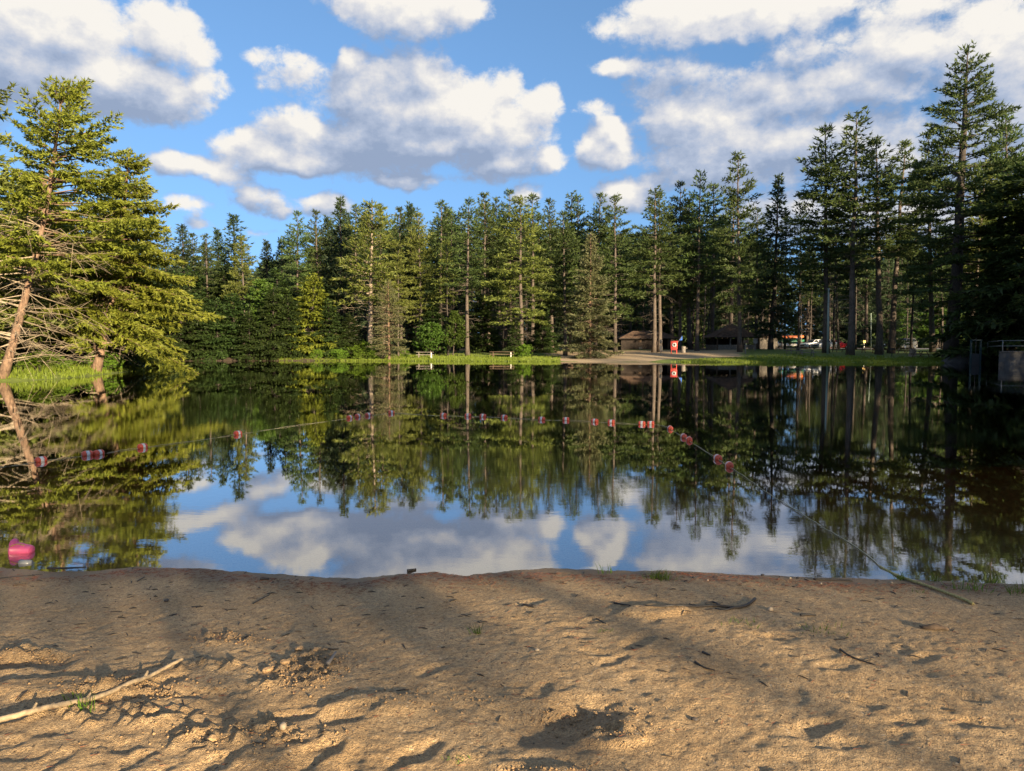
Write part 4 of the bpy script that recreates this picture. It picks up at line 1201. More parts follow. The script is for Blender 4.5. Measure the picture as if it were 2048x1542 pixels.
table(1842, 82, 'dark picnic table on the lawn edge left of the giant pine', .5)

def grill(px, Y, label):
    q = land_pt(px, Y); t = thing('park_grill', label, 'grill', q, .4, 'park grills on the lawn')
    Geo().tube([[0, 0, 0], [0, 0, .75]], .045, 6).obj('post', M['iron'], t)
    Geo().box((0, 0, .86), (.50, .40, .20), taper=1.1).obj('firebox', M['iron'], t)
    Geo().box((0, 0, .985), (.5, .38, .03)).obj('grate', M['iron'], t)
grill(1784, 84, 'black park grill in front of the grey van'); grill(1709, 95, 'black park grill right of the reddish trunk'); grill(1768, 97, 'black park grill by the several stemmed pine')

def pole(px, Y, top, label, mat, r, px2=None):
    q = land_pt(px, Y); e = W(px2 or px, top, Y)
    t = thing('utility_pole', label, 'pole', q)
    Geo().tube([[0, 0, -.1], [e.x - q.x, 0, e.z - q.z]], [r, r * .8], 8).obj('shaft', M[mat], t, True)
    Geo().lathe([(r * .8, 0), (r * 1.1, .02), (r * 1.1, .10), (0, .14)], 8, c=(e.x - q.x, 0, e.z - q.z)).obj('cap', M[mat], t)
    Geo().box((0, -r, 1.6), (r * 1.6, .04, .3)).obj('plate', M['galv'], t)
pole(1655.5, 90, 578, 'pale grey green metal pole behind the leaning trunk', 'greenpole', .14, 1657.5)
pole(1742, 108, 628, 'thin green pole by the road', 'greenpole', .07)
q = land_pt(1826, 84.5); t = thing('tree_stump', 'pale grey stump at the foot of the thin birch', 'stump', q)
rr = np.random.RandomState(4); an = np.linspace(0, 2 * np.pi, 13)[:-1]
V = [[(.42 - .12 * (z / .8)) * (1 + .18 * math.sin(3 * a_ + z * 2)) * math.cos(a_), (.42 - .12 * (z / .8)) * (1 + .18 * math.sin(3 * a_ + z * 2)) * math.sin(a_), z + (.12 * math.sin(5 * a_) if z > .7 else 0)] for z in (-.1, .12, .45, .85) for a_ in an]
Q = [[i * 12 + j, i * 12 + (j + 1) % 12, (i + 1) * 12 + (j + 1) % 12, (i + 1) * 12 + j] for i in range(3) for j in range(12)]
st = Geo().add(V, None, Q); st.obj('bark', M['bark_pale'], t); Geo().lathe([(0, .80), (.3, .79)], 10).obj('cut_face', M['greywood'], t)

# --- parked cars
def car(px, Y, rz, paint, name, label, L=4.6, Wd=1.8, kind='sedan'):
    q = land_pt(px, Y); q.z += .06
    t = thing(name, label, 'car' if kind == 'sedan' else 'van', q, rz, 'cars parked behind the lawn')
    hw = Wd / 2
    if kind == 'sedan':
        st_ = [(-.5, .30, .62, .78), (-.485, .24, .72, .90), (-.40, .20, .84, .97), (-.20, .18, .92, 1.0), (.05, .18, .94, 1.0), (.28, .18, .98, 1.0), (.43, .22, .97, .96), (.49, .26, .90, .90), (.5, .32, .72, .84)]
        roof = [(-.20, .93, .93), (-.06, 1.38, .70), (.17, 1.42, .70), (.39, .98, .88)]
    else:
        st_ = [(-.5, .32, .70, .80), (-.485, .26, .86, .92), (-.38, .22, 1.02, .98), (-.25, .2, 1.10, 1.0), (.05, .2, 1.10, 1.0), (.35, .2, 1.12, 1.0), (.46, .24, 1.12, .97), (.495, .28, 1.05, .92), (.5, .34, .8, .88)]
        roof = [(-.27, 1.08, .94), (-.10, 1.66, .76), (.36, 1.70, .76), (.485, 1.10, .90)]
    ring = []
    for (x, zb, zt, wf) in st_:
        w_ = hw * wf
        ring.append([[x * L, -w_ * .92, zb], [x * L, -w_, zb + .12], [x * L, -w_, zt - .16], [x * L, -w_ * .90, zt], [x * L, w_ * .90, zt], [x * L, w_, zt - .16], [x * L, w_, zb + .12], [x * L, w_ * .92, zb]])
    n_ = 8; V = np.array(ring).reshape(-1, 3); Q = []
    for i in range(len(st_) - 1):
        for j in range(n_): Q.append([i * n_ + j, (i + 1) * n_ + j, (i + 1) * n_ + (j + 1) % n_, i * n_ + (j + 1) % n_])
    e_ = (len(st_) - 1) * n_
    Q += [[7, 6, 1, 0], [6, 5, 2, 1], [5, 4, 3, 2], [e_, e_ + 1, e_ + 6, e_ + 7], [e_ + 1, e_ + 2, e_ + 5, e_ + 6], [e_ + 2, e_ + 3, e_ + 4, e_ + 5]]
    bd = Geo().add(V, None, Q)
    (xa, za, wa), (xb, zb_, wb), (xc, zc, wc), (xd, zd, wd) = roof
    cab = lambda s: [[xa * L, s * hw * wa, za], [xb * L, s * hw * wb, zb_], [xc * L, s * hw * wc, zc], [xd * L, s * hw * wd, zd]]
    bd.add(cab(-1) + cab(1), None, [[0, 3, 2, 1], [4, 5, 6, 7], [0, 1, 5, 4], [1, 2, 6, 5], [2, 3, 7, 6]])
    bd.obj('body', M[paint], t, False)
    P0 = np.array(cab(-1)); P1 = np.array(cab(1))
    def pane(nm, c4, off, f=.86):
        c4 = np.array(c4); ce_ = c4.mean(0); c4 = ce_ + (c4 - ce_) * f + np.array(off)
        nrm = np.array(off)
        Geo().add(np.vstack([c4, c4 - nrm * 1.6]), None, [[0, 1, 2, 3], [7, 6, 5, 4], [0, 4, 5, 1], [1, 5, 6, 2], [2, 6, 7, 3], [3, 7, 4, 0]]).obj(nm, M['glass'], t)
    for s, Pp in ((-1, P0), (1, P1)):
        a_, b_, c_, d_ = Pp; m1 = a_ + (d_ - a_) * .46; m2 = b_ + (c_ - b_) * .5
        pane('side_window', [a_, m1, m2, b_], (0, s * .02, .005), .80); pane('side_window', [m1, d_, c_, m2], (0, s * .02, .005), .80)
    pane('windscreen', [P0[0], P1[0], P1[1], P0[1]], (-.02, 0, .015)); pane('rear_window', [P0[3], P1[3], P1[2], P0[2]], (.02, 0, .015))
    for sx in (-.31, .30):
        for s in (-1, 1):
            wl = thing('wheel', None, None, (sx * L, s * (hw - .08), .33)); wl.parent = t
            Geo().lathe([(.20, -.10), (.31, -.10), (.335, -.05), (.335, .05), (.31, .10), (.20, .10)], 14, 'y').obj('tyre', M['tyre'], wl, True)
            Geo().lathe([(0, -.105), (.2, -.09), (.21, 0), (.2, .09), (0, .105)], 10, 'y').obj('rim', M['rim'], wl)
    zl = .66 if kind == 'sedan' else .80
    for s in (-1, 1):
        Geo().box((-L * .487, s * hw * .66, zl), (.10, .40, .16)).obj('headlight', M['lamp'], t)
        Geo().box((L * .492, s * hw * .70, zl + .14), (.08, .34, .22 if kind == 'sedan' else .40)).obj('tail_light', M['tail'], t)
    Geo().box((-L * .497, 0, .50), (.06, .9, .18)).obj('grille', M['black'], t)
    return t
car(1808, 112, .55, 'car_grey', 'parked_van', 'grey van parked behind the lawn, largest of the parked vehicles', 4.4, 1.9, 'van')
car(1768, 115, .70, 'car_blue', 'parked_car', 'silver blue car parked left of the grey van, partly behind a trunk', 4.5)
car(1674, 117, math.pi - .35, 'car_red', 'parked_car', 'bright red car parked between the two tall pines')
car(1650, 113, .5, 'car_silver', 'parked_car', 'silver car parked just left of the metal pole')
car(1627, 118, .35, 'car_white', 'parked_car', 'white car parked furthest left behind the silver car')

# --- canoe rack
q0, q1 = land_pt(1556, 118), land_pt(1609, 118); wr = q1.x - q0.x
t = thing('boat_rack', 'wooden rack holding stacked canoes right of the pavilion', 'rack', ((q0.x + q1.x) / 2, 118, q0.z))
for sx in (-1, 1):
    for sy in (0, .9): Geo().box((sx * wr * .36, sy, 1.2), (.12, .12, 2.4)).obj('upright', M['greywood'], t)
    for z in (.45, 1.1, 1.75): Geo().box((sx * wr * .36, .45, z), (.09, 1.3, .09)).obj('rail', M['greywood'], t)
def canoe(x, y, z, mat, label):
    L = wr * 1.0; u = np.linspace(-1, 1, 13); V = []
    for a_ in u:
        w_ = .42 * (1 - a_ * a_) ** .7 + .02; kz = .12 * a_ ** 4
        for an_ in np.linspace(0, math.pi, 7): V.append([a_ * L / 2, w_ * math.cos(an_), kz + .40 * math.sin(an_) * (.75 + .25 * (1 - a_ * a_))])
    Q = [[i * 7 + j, (i + 1) * 7 + j, (i + 1) * 7 + j + 1, i * 7 + j + 1] for i in range(12) for j in range(6)]
    c_ = thing('canoe', label, 'canoe', (x, y, z), 0, 'canoes on the rack')
    o = Geo().add(V, None, Q).obj('hull', M[mat], c_, True); sm = o.modifiers.new('thickness', 'SOLIDIFY'); sm.thickness = .03
    Geo().box((0, 0, .02), (.06, .82, .04)).obj('thwart', M['greywood'], c_)
xm = (q0.x + q1.x) / 2
canoe(xm, 118.45, q0.z + 1.80, 'orange', 'orange canoe on the top level of the rack')
canoe(xm + .1, 118.45, q0.z + 1.15, 'green_hull', 'green canoe on the middle level of the rack')
canoe(xm - .1, 118.45, q0.z + .50, 'float_white', 'white canoe on the lowest level of the rack')

# --- concrete dam with its gate and railing
a, c, d = G(1885, 726), W(1990, 724, 72), W(2030, 731, 62)
t = thing('spillway_wall', 'low stained concrete wall with a sloping left end at the dam', 'wall', (a.x, 72, 0))
w = c.x - a.x
Geo().add([[0, -.5, -.8], [w, -.5, -.8], [w, 1.2, -.8], [0, 1.2, -.8], [0, -.5, .10], [1.8, -.5, 1.02], [w, -.5, 1.02], [w, 1.2, 1.02], [1.8, 1.2, 1.02], [0, 1.2, .10]],
          [[0, 1, 4], [1, 5, 4], [1, 6, 5]], [[0, 3, 2, 1], [1, 2, 7, 6], [6, 7, 8, 5], [5, 8, 9, 4], [4, 9, 3, 0]]).add([[0, 1.2, -.8], [w, 1.2, -.8], [w, 1.2, 1.02], [1.8, 1.2, 1.02], [0, 1.2, .1]], [[0, 3, 4]], [[0, 1, 2, 3]]).obj('wall_body', M['concrete'], t)
Geo().box((w * .58, .35, 1.05), (w * .80, 1.8, .06)).obj('coping', M['concrete'], t)
e = W(1998, 704, 62); zt = e.z
t = thing('dam_abutment', 'taller stained concrete block at the right edge under the railing', 'wall', (e.x, 62, 0))
def slab(z0, z1, o):
    B = [[-o, -o], [16, -o], [16, 10], [8.2 - o, 10]]
    return Geo().add([[x_, y_, z0] for x_, y_ in B] + [[x_, y_, z1] for x_, y_ in B], None, [[3, 2, 1, 0], [4, 5, 6, 7], [0, 1, 5, 4], [1, 2, 6, 5], [2, 3, 7, 6], [3, 0, 4, 7]])
slab(-1, zt - .04, 0).obj('block', M['concrete'], t); slab(zt - .04, zt + .05, .04).obj('coping', M['concrete'], t)
ga = W(1979, 715, 66)
t = thing('sluice_gate', 'dark sluice gate with blue green lifting frame between the dam walls', 'gate', (ga.x, 68, 0))
for sx in (-1, 1): Geo().box((sx * .45, 0, 1.15), (.12, .14, 2.3)).obj('upright', M['teal'], t)
Geo().box((0, 0, 2.25), (1.1, .16, .12)).obj('top_beam', M['teal'], t); Geo().box((0, .05, .35), (.9, .08, 1.3)).obj('gate_leaf', M['iron'], t)
Geo().tube([[0, 0, 1.0], [0, 0, 2.5]], .03, 6).obj('screw', M['iron'], t)
t = thing('pipe_railing', 'grey two rail pipe railing along the top of the dam', 'railing', (W(1975, 690, 66).x, 66, 0))
rb_ = W(2005, 703.5, 62.5); x0 = W(1975, 690, 66).x
for i_, (px, Y) in enumerate(((1975, 70), (2005, 62.6), (2062, 62.6), (2120, 62.6))):
    q = W(px, 703, Y); Geo().tube([[q.x - x0, Y - 66, q.z - .25], [q.x - x0, Y - 66, q.z + .95]], .035, 8).obj('post', M['galv'], t, True)
for dz in (.94, .48):
    pts = [W(px, 703, Y) for px, Y in ((1975, 70), (2005, 62.6), (2062, 62.6), (2120, 62.6))]
    Geo().tube([[q.x - x0, q.y - 66, q.z + dz] for q in pts], .03, 8).obj('rail', M['galv'], t, True)
q = land_pt(1913, 90); t = thing('bench', 'pale backless bench behind the giant pine', 'bench', q)
Geo().box((0, 0, .44), (1.2, .4, .08)).obj('seat', M['greywood'], t)
for sx in (-1, 1): Geo().box((sx * .4, 0, .2), (.12, .34, .4)).obj('leg', M['greywood'], t)

# grass on the lawn edge, the shore and the left bank
rg = np.random.RandomState(9)
def grass(name, N, pts, hmin, hmax, label):
    P = np.repeat(pts, 5, 0); P = P + np.column_stack([rg.normal(0, .10, len(P)), rg.normal(0, .10, len(P)), np.zeros(len(P))])
    D = unit(np.column_stack([rg.normal(0, .28, len(P)), rg.normal(0, .28, len(P)), np.ones(len(P))]))
    h = rg.uniform(hmin, hmax, (len(P), 1)); s = unit(np.column_stack([rg.normal(size=len(P)), rg.normal(size=len(P)) * .4, np.zeros(len(P))])) * .030
    V = np.stack([P - s, P + s, P + D * h], 1).reshape(-1, 3)
    tag(Geo().add(V, np.arange(len(V)).reshape(-1, 3)).obj(name, M['grass']), kind='stuff')['label'] = label
X = rg.uniform(-42, 50, 36000); Yv = rg.uniform(71, 96, 36000); sd = lake_sd(X, Yv); pxx = CX + FPX * X / Yv
ok = (sd > -.25) & (sd < 14 * rg.rand(36000) ** 2 + .3) & ((pxx > 770) | ((pxx > 560) & (sd < 1.2))) & ~((pxx > 1120) & (pxx < 1350 + 14 * sd))
X, Yv = X[ok], Yv[ok]; grass('lawn_grass', 0, np.column_stack([X, Yv, land_z(X, Yv)]), .10, .30, 'grass fringe of the lawn along the far shore')
X = rg.uniform(-36, -19, 9000); Yv = rg.uniform(30, 50, 9000); sd = lake_sd(X, Yv); ok = (sd > -.05) & (sd < 2.5 * rg.rand(9000))
X, Yv = X[ok], Yv[ok]; grass('bank_grass', 0, np.column_stack([X, Yv, land_z(X, Yv)]), .12, .42, 'grass and low growth on the left bank')

# ------------------------------------------------------------------ the swim line
ROPE_PX = [(-60, 943), (0, 935), (60, 927), (83, 923), (130, 917), (176, 911), (197, 909), (240, 902), (284, 896), (330, 890), (430, 876), (477, 869), (560, 856), (640, 845), (698, 837), (716, 834), (735, 832), (783, 827), (830, 829), (887, 832), (934, 833),
           (966, 834), (1011, 836), (1083, 840), (1134, 841), (1189, 844), (1224, 846), (1283, 849), (1302, 849), (1322, 851), (1341, 859), (1367, 875), (1379, 882), (1434, 918), (1459, 934), (1500, 962), (1560, 1002), (1630, 1045), (1700, 1087), (1740, 1116), (1760, 1134)]
rp = [Vector(G(a, b, .0)) for a, b in ROPE_PX]
END = [on_beach(a, b) + Vector((0, 0, .012)) for a, b in ((1782, 1148), (1800, 1156), (1835, 1168), (1870, 1180), (1905, 1193), (1930, 1203), (1946, 1211))]
def spline(P, n):
    P = np.array([tuple(p) for p in P]); k_ = np.arange(len(P)); u = np.linspace(0, len(P) - 1, n)
    out = np.zeros((n, 3))
    for c in range(3):
        v = P[:, c]; m_ = np.gradient(v); i = np.clip(u.astype(int), 0, len(P) - 2); f = u - i
        out[:, c] = (2 * f ** 3 - 3 * f ** 2 + 1) * v[i] + (f ** 3 - 2 * f ** 2 + f) * m_[i] + (-2 * f ** 3 + 3 * f ** 2) * v[i + 1] + (f ** 3 - f ** 2) * m_[i + 1]
    return out
t = thing('swim_rope', 'weathered yellow rope that carries the floats across the pond', 'rope', (0, 0, 0))
pts = spline(rp, 420); ii = np.arange(420)
pts[:, 2] = .005 + .006 * np.sin(ii * .35) + .004 * np.sin(ii * 1.3)
pts[395:, 2] = .004
# two strands laid round each other
Geo().tube(pts, .0052, 6).obj('floating_length', M['rope'], t, True)
ee = spline([rp[-1] + Vector((0, 0, .004))] + END, 260)
for ph in (0, 2.094, 4.189):
    an = np.arange(260) * .62 + ph
    tt = unit(np.gradient(ee, axis=0)); a1 = unit(np.cross(tt, [0, 0, 1.0])); a2 = np.cross(tt, a1)
    Geo().tube(ee + .0052 * (np.cos(an)[:, None] * a1 + np.sin(an)[:, None] * a2), .0058, 6).obj('twisted_strand', M['rope_yellow'], t, True)

FLOATS = [((83, 923), 'lone float nearest the left edge on the rope'), ((176, 911), 'left one of the touching pair of floats near the left edge'), ((197, 909), 'right one of the touching pair of floats near the left edge'),
          ((284, 896), 'float on the left part of the rope, right of the touching pair'), ((477, 869), 'lone float halfway along the left arm of the rope'),
          ((698, 837), 'left one of three close floats at the far left bend'), ((716, 834), 'middle one of three close floats at the far left bend'), ((735, 832), 'right one of three close floats at the far left bend'),
          ((783, 827), 'lone float under the reflection of the slender shore tree'), ((887, 832), 'first float of the far straight run, after the long bare stretch'),
          ((934, 833), 'float in the reflection of the tall bare trunk'), ((966, 834), 'float just right of the tall trunk reflection'), ((1011, 836), 'float left of the big middle pine reflection'),
          ((1083, 840), 'float right of the big middle pine reflection'), ((1134, 841), 'float in the reflection of the forked pine'), ((1189, 844), 'float in the reflection of the pale spruce'),
          ((1224, 846), 'float right of the pale spruce reflection'), ((1283, 849), 'left one of the touching pair at the far right bend'), ((1302, 849), 'right one of the touching pair at the far right bend'),
          ((1341, 859), 'first float round the far right bend, seen end on'), ((1367, 875), 'farther one of the touching end on pair on the right arm'), ((1379, 882), 'nearer one of the touching end on pair on the right arm'),
          ((1434, 918), 'second nearest float on the right arm of the rope'), ((1459, 934), 'nearest and largest looking float on the right arm')]
def float_geo():
    red, wh = Geo(), Geo()
    L, r = .092, .066
    for s in (-1, 1):
        pr = [(.010, s * L), (.030, s * L), (.052, s * (L - .008)), (r - .003, s * (L - .026)), (r, s * (L - .045)), (r, s * .030), (r - .006, s * .030)]
        red.lathe(pr if s > 0 else pr, 18, 'x')
    wh.lathe([(r - .008, -.030), (r - .001, -.0295), (r - .001, .0295), (r - .008, .030)], 18, 'x')
    return red.mesh('float_ends', M['float_red'], True), wh.mesh('float_band', M['float_white'], True)
fe, fb = float_geo()
bm_ = None
for me in (fe,):
    import bmesh
    b2 = bmesh.new(); b2.from_mesh(me); bmesh.ops.recalc_face_normals(b2, faces=b2.faces); b2.to_mesh(me); b2.free()
RPA = np.array([tuple(p) for p in rp])
def put_float(pos, rz, label, group, s=1.0):
    t = thing('swim_float', label, 'float', pos, rz, group); t.scale = (s, s, s)
    t.rotation_euler = (random.uniform(-.3, .3), random.uniform(-.05, .05), rz)
    for nm, me in (('red_ends', fe), ('white_band', fb)):
        o = bpy.data.objects.new(nm, me); COL.objects.link(o); o.parent = t
for (p_, lab) in FLOATS:
    q = np.array(tuple(G(*p_, 0))); i = int(np.argmin(np.linalg.norm(pts - q, axis=1))); i = min(max(i, 2), 417)
    d_ = pts[i + 2] - pts[i - 2]
    put_float((pts[i][0], pts[i][1], .022), math.atan2(d_[1], d_[0]) + random.uniform(-.12, .12), 'red and white ' + lab, 'floats on the swim line', 0.88)
FARF = [1120, 1124.5, 1129, 1140, 1146, 1195, 1212, 1225, 1256, 1260.5, 1264.5, 1286, 1290, 1307, 1337]
FLAB = ['leftmost float of the far beach line', 'middle float of the left clump on the far beach line', 'right float of the left clump on the far beach line', 'left float of the pair right of the left clump by the far beach',
        'right float of the pair right of the left clump by the far beach', 'float by the far sand right under the pale spruce', 'float by the far sand just right of the pale spruce', 'float by the far sand left of the shed wall',
        'left of three joined floats in front of the shed', 'middle of three joined floats in front of the shed', 'right of three joined floats in front of the shed', 'left float of the pair before the shed porch',
        'right float of the pair before the shed porch', 'float in line with the double dark trunk', 'rightmost float of the far beach line, before the red board']
fr_ = [Vector(G(px, 722.6 - 1.0 * (px > 1300), 0)) for px in [1095] + FARF + [1350]]
for px, lab in zip(FARF, FLAB):
    q = G(px, 722.6 - 1.0 * (px > 1300), .0); put_float((q.x, q.y, .07), random.uniform(-.3, .3), 'small ' + lab, 'floats along the far beach', 1.55)
t = thing('far_rope', 'thin rope joining the floats along the far beach', 'rope', (0, 0, 0))
Geo().tube([(q.x, q.y, .05) for q in fr_], .02, 5).obj('line', M['rope'], t)

# ------------------------------------------------------------------ things in the shallows and on the near beach
q = G(46, 1104, 0)
t = thing('toy_bucket', 'pink toy bucket lying on its side in the shallow water with yellow handle', 'bucket', (q.x, q.y, .018), math.radians(-4)); t.scale = (.95, .95, .88)
L = .165
prof = [(.0, L / 2), (.044, L / 2), (.047, L / 2 - .006), (.072, -L / 2), (.078, -L / 2), (.079, -L / 2 + .012), (.0745, -L / 2 + .013)]
Geo().lathe([(.0, L / 2 - .004), (.043, L / 2 - .004), (.070, -L / 2), (.077, -L / 2 - .002), (.079, -L / 2 + .010), (.075, -L / 2 + .012), (.048, L / 2 - .004), (.045, L / 2), (.0, L / 2)], 28, 'x').obj('pail', M['pink'], t, True)
# the pouring lip: a raised flange on the rim
n_ = 11; an = np.linspace(-.85, .85, n_); V = []
for k_, (dx, rr_) in enumerate(((0.012, .074), (-.012, .090), (-.004, .112), (.004, .112), (.016, .088), (.022, .074))):
    for a_ in an: V.append([-L / 2 + dx, (rr_ - .030 * (abs(a_) / .85) ** 2 * (rr_ > .08)) * math.sin(a_), (rr_ - .030 * (abs(a_) / .85) ** 2 * (rr_ > .08)) * math.cos(a_)])
Q = [[i * n_ + j, (i + 1) * n_ + j, (i + 1) * n_ + j + 1, i * n_ + j + 1] for i in range(5) for j in range(n_ - 1)]
Geo().add(V, None, Q).obj('pouring_lip', M['pink'], t, True)
u = np.linspace(0, 1, 14)
Geo().tube(np.column_stack([-.060 + .115 * u, -.070 + .02 * u, .055 + .022 * np.sin(u * 3.0)]), .0045, 6).obj('handle', M['yellow'], t, True)
q = G(52, 1126, 0); t = thing('plastic_cup', 'small clear plastic cup lying in the shallows below the pink bucket', 'cup', (q.x, q.y, -.002), .1)
Geo().lathe([(.0, .045), (.024, .045), (.034, -.045), (.032, -.045), (.022, .042), (.0, .042)], 16, 'x').obj('cup_body', M['clear'], t, True)

# long pale stick
SP = [(-40, 1460), (0, 1449), (60, 1433), (95, 1424), (135, 1416), (200, 1401), (262, 1374), (300, 1360), (335, 1341)]
P = [on_beach(a, b) + Vector((0, 0, .022)) for a, b in SP]; e = on_beach(366, 1330); P.append(e + Vector((0, 0, .035)))
M['stick'] = simple_mat('peeled_stick', (.42, .31, .18), .8, var=.2, scale=25, col2=(.14, .105, .07))
M['darkstick'] = simple_mat('wet_black_wood', (.035, .028, .022), .6, var=.3, scale=20)
M['twig_brown'] = simple_mat('brown_twig', (.12, .08, .05), .9, var=.3, scale=20)
t = thing('long_stick', 'long pale peeled stick lying across the lit sand at lower left', 'stick', (0, 0, 0))
pp = spline(P, 60); pp += np.random.RandomState(1).normal(0, .0012, pp.shape)
Geo().tube(pp, np.interp(np.linspace(0, 1, 60), [0, .3, .55, 1], [.0145, .0125, .012, .008]), 9).obj('shaft', M['stick'], t, True)
for i_ in (14, 30, 44):
    d_ = pp[i_ + 1] - pp[i_]; Geo().tube([pp[i_], pp[i_] + unit(d_ + np.array([.0, .012, .03])) * .035], [.009, .005], 6).obj('knot', M['stick'], t)

def twig(pxs, r, mat, name, label, lift=.004, cat='stick', forks=()):
    P = [on_beach(a, b) + Vector((0, 0, lift + r * .6)) for a, b in pxs]
    c0 = P[0]
    t = thing(name, label, cat, c0)
    q_ = spline([p - c0 for p in P], 16); Geo().tube(q_, np.linspace(r, r * .6, 16), 6).obj('stem', M[mat], t, True)
    for f in forks:
        F = [on_beach(a, b) + Vector((0, 0, lift + r * .6)) - c0 for a, b in f]; Geo().tube(spline(F, 8), [r * .6] * 4 + [r * .35] * 4, 5).obj('side_shoot', M[mat], t, True)
twig([(95, 1143), (130, 1143), (172, 1141)], .011, 'darkstick', 'black_stick', 'black wet stick at the waterline below the pink bucket', .02)
twig([(0, 1158), (40, 1154), (85, 1150)], .004, 'darkstick', 'thin_stick', 'thin dark stick on the damp sand at the left edge')
twig([(1627, 1160), (1665, 1161), (1705, 1163)], .009, 'darkstick', 'black_stick', 'black stick lying at the waterline left of the rope end', .003)
twig([(1510, 1200), (1495, 1212), (1470, 1217), (1430, 1213), (1395, 1215), (1350, 1213)], .011, 'darkstick', 'charred_branch', 'black crooked branch lying on the sand right of centre', .002, 'branch', [[(1440, 1213), (1425, 1206), (1410, 1209)], [(1395, 1215), (1378, 1210)], [(1470, 1217), (1450, 1222), (1430, 1219)], [(1350, 1213), (1320, 1215), (1290, 1213)]])
twig([(655, 1335), (663, 1325), (671, 1312)], .012, 'greywood', 'short_stick', 'short grey stick beside the heap of dark clods', .012)
twig([(506, 1209), (524, 1199), (541, 1190)], .004, 'darkstick', 'thin_twig', 'thin twig on the damp sand left of centre')
twig([(1680, 1300), (1695, 1311), (1720, 1322), (1752, 1332)], .006, 'darkstick', 'curved_twig', 'curved dark twig on the right part of the sand', .002, 'twig', [[(1730, 1325), (1742, 1319)]])
twig([(1601, 1232), (1616, 1231), (1632, 1232)], .009, 'darkstick', 'wood_chip', 'flat dark chip of wood left of the brown bark piece', .001, 'wood chip')
twig([(1390, 1325), (1408, 1336), (1430, 1342)], .006, 'darkstick', 'curved_twig', 'short dark twig half buried right of the big pit', .001, 'twig')
twig([(1228, 1207), (1245, 1210), (1262, 1212)], .007, 'darkstick', 'wood_chip', 'dark chip of wood left of the crooked black branch', .001, 'wood chip')
twig([(1050, 1211), (1060, 1214), (1068, 1216)], .009, 'darkstick', 'wood_chip', 'dark chip of wood on the sand above the small grass sprig', .001, 'wood chip')
twig([(275, 1164), (290, 1155)], .004, 'darkstick', 'thin_twig', 'short twig near the waterline at left')
twig([(26, 1171), (40, 1170), (53, 1168)], .006, 'twig_brown', 'wood_chip', 'pale edged bark chip on the sand at far left', .001, 'wood chip')
twig([(1195, 1240), (1205, 1246), (1212, 1249)], .005, 'darkstick', 'thin_twig', 'tiny dark twig right of the footprints track')
twig([(1405, 1306), (1420, 1312)], .008, 'darkstick', 'wood_chip', 'small dark chip up slope of the half buried twig', .001, 'wood chip')
twig([(520, 1160), (538, 1159)], .012, 'darkstick', 'wood_chip', 'dark lump of bark near the waterline left of centre', .001, 'wood chip')
twig([(815, 1144), (832, 1141)], .012, 'darkstick', 'wood_chip', 'dark bark piece right at the water edge in the middle', .004, 'wood chip')
q = on_beach(1868, 1258); t = thing('bark_piece', 'curled brown piece of bark on the right part of the sand', 'bark piece', q + Vector((0, 0, .006)), math.radians(-14))
n_ = 9; V = []
for k_ in range(n_):
    u = k_ / (n_ - 1) - .5; w_ = .022 * (1 - abs(u) * 1.2) + .004
    for z, yy in ((.0, -1), (.018 * (1 - 2 * abs(u)) + .006, -.5), (.024 * (1 - 2 * abs(u)) + .008, 0), (.012 * (1 - 2 * abs(u)) + .006, .6), (.0, 1)): V.append([u * .16, yy * w_ + .01 * math.sin(u * 6), z])
Q = [[i * 5 + j, (i + 1) * 5 + j, (i + 1) * 5 + j + 1, i * 5 + j + 1] for i in range(n_ - 1) for j in range(4)]
o = Geo().add(V, None, Q).obj('bark', M['twig_brown'], t, True); sm = o.modifiers.new('thickness', 'SOLIDIFY'); sm.thickness = .004

M['pebble_pale'] = simple_mat('pale_pebble', (.36, .28, .19), .8, scale=60); M['pebble_dark'] = simple_mat('dark_pebble', (.06, .048, .04), .7, scale=60); M['clod'] = simple_mat('sand_clod', (.44, .28, .14), .95, var=.25, scale=70, bump=.8)
def pebble(px, py, r, mat, name, label, cat, sq=.7, seed=0):
    q = on_beach(px, py); rr = np.random.RandomState(seed + int(px)); V, Q = [], []
    nu, nv = 12, 8; ph = rr.uniform(0, 6, 6)
    for i in range(nv + 1):
        a_ = math.pi * i / nv
        for j in range(nu):
            b_ = 2 * math.pi * j / nu
            d_ = 1 + .14 * math.sin(2 * b_ + ph[0]) * math.sin(a_) + .12 * math.sin(3 * a_ + ph[1]) + .07 * math.sin(5 * b_ + ph[2]) * math.sin(a_)
            V.append([r * d_ * math.sin(a_) * math.cos(b_), .85 * r * d_ * math.sin(a_) * math.sin(b_), sq * r * d_ * math.cos(a_)])
    Q = [[i * nu + j, (i + 1) * nu + j, (i + 1) * nu + (j + 1) % nu, i * nu + (j + 1) % nu] for i in range(nv) for j in range(nu)]
    o = Geo().add(V, None, Q).obj(name, M[mat], None, True, (q.x, q.y, q.z + r * sq * .45)); o.rotation_euler = (0, 0, ph[3]); tag(o, label, cat)
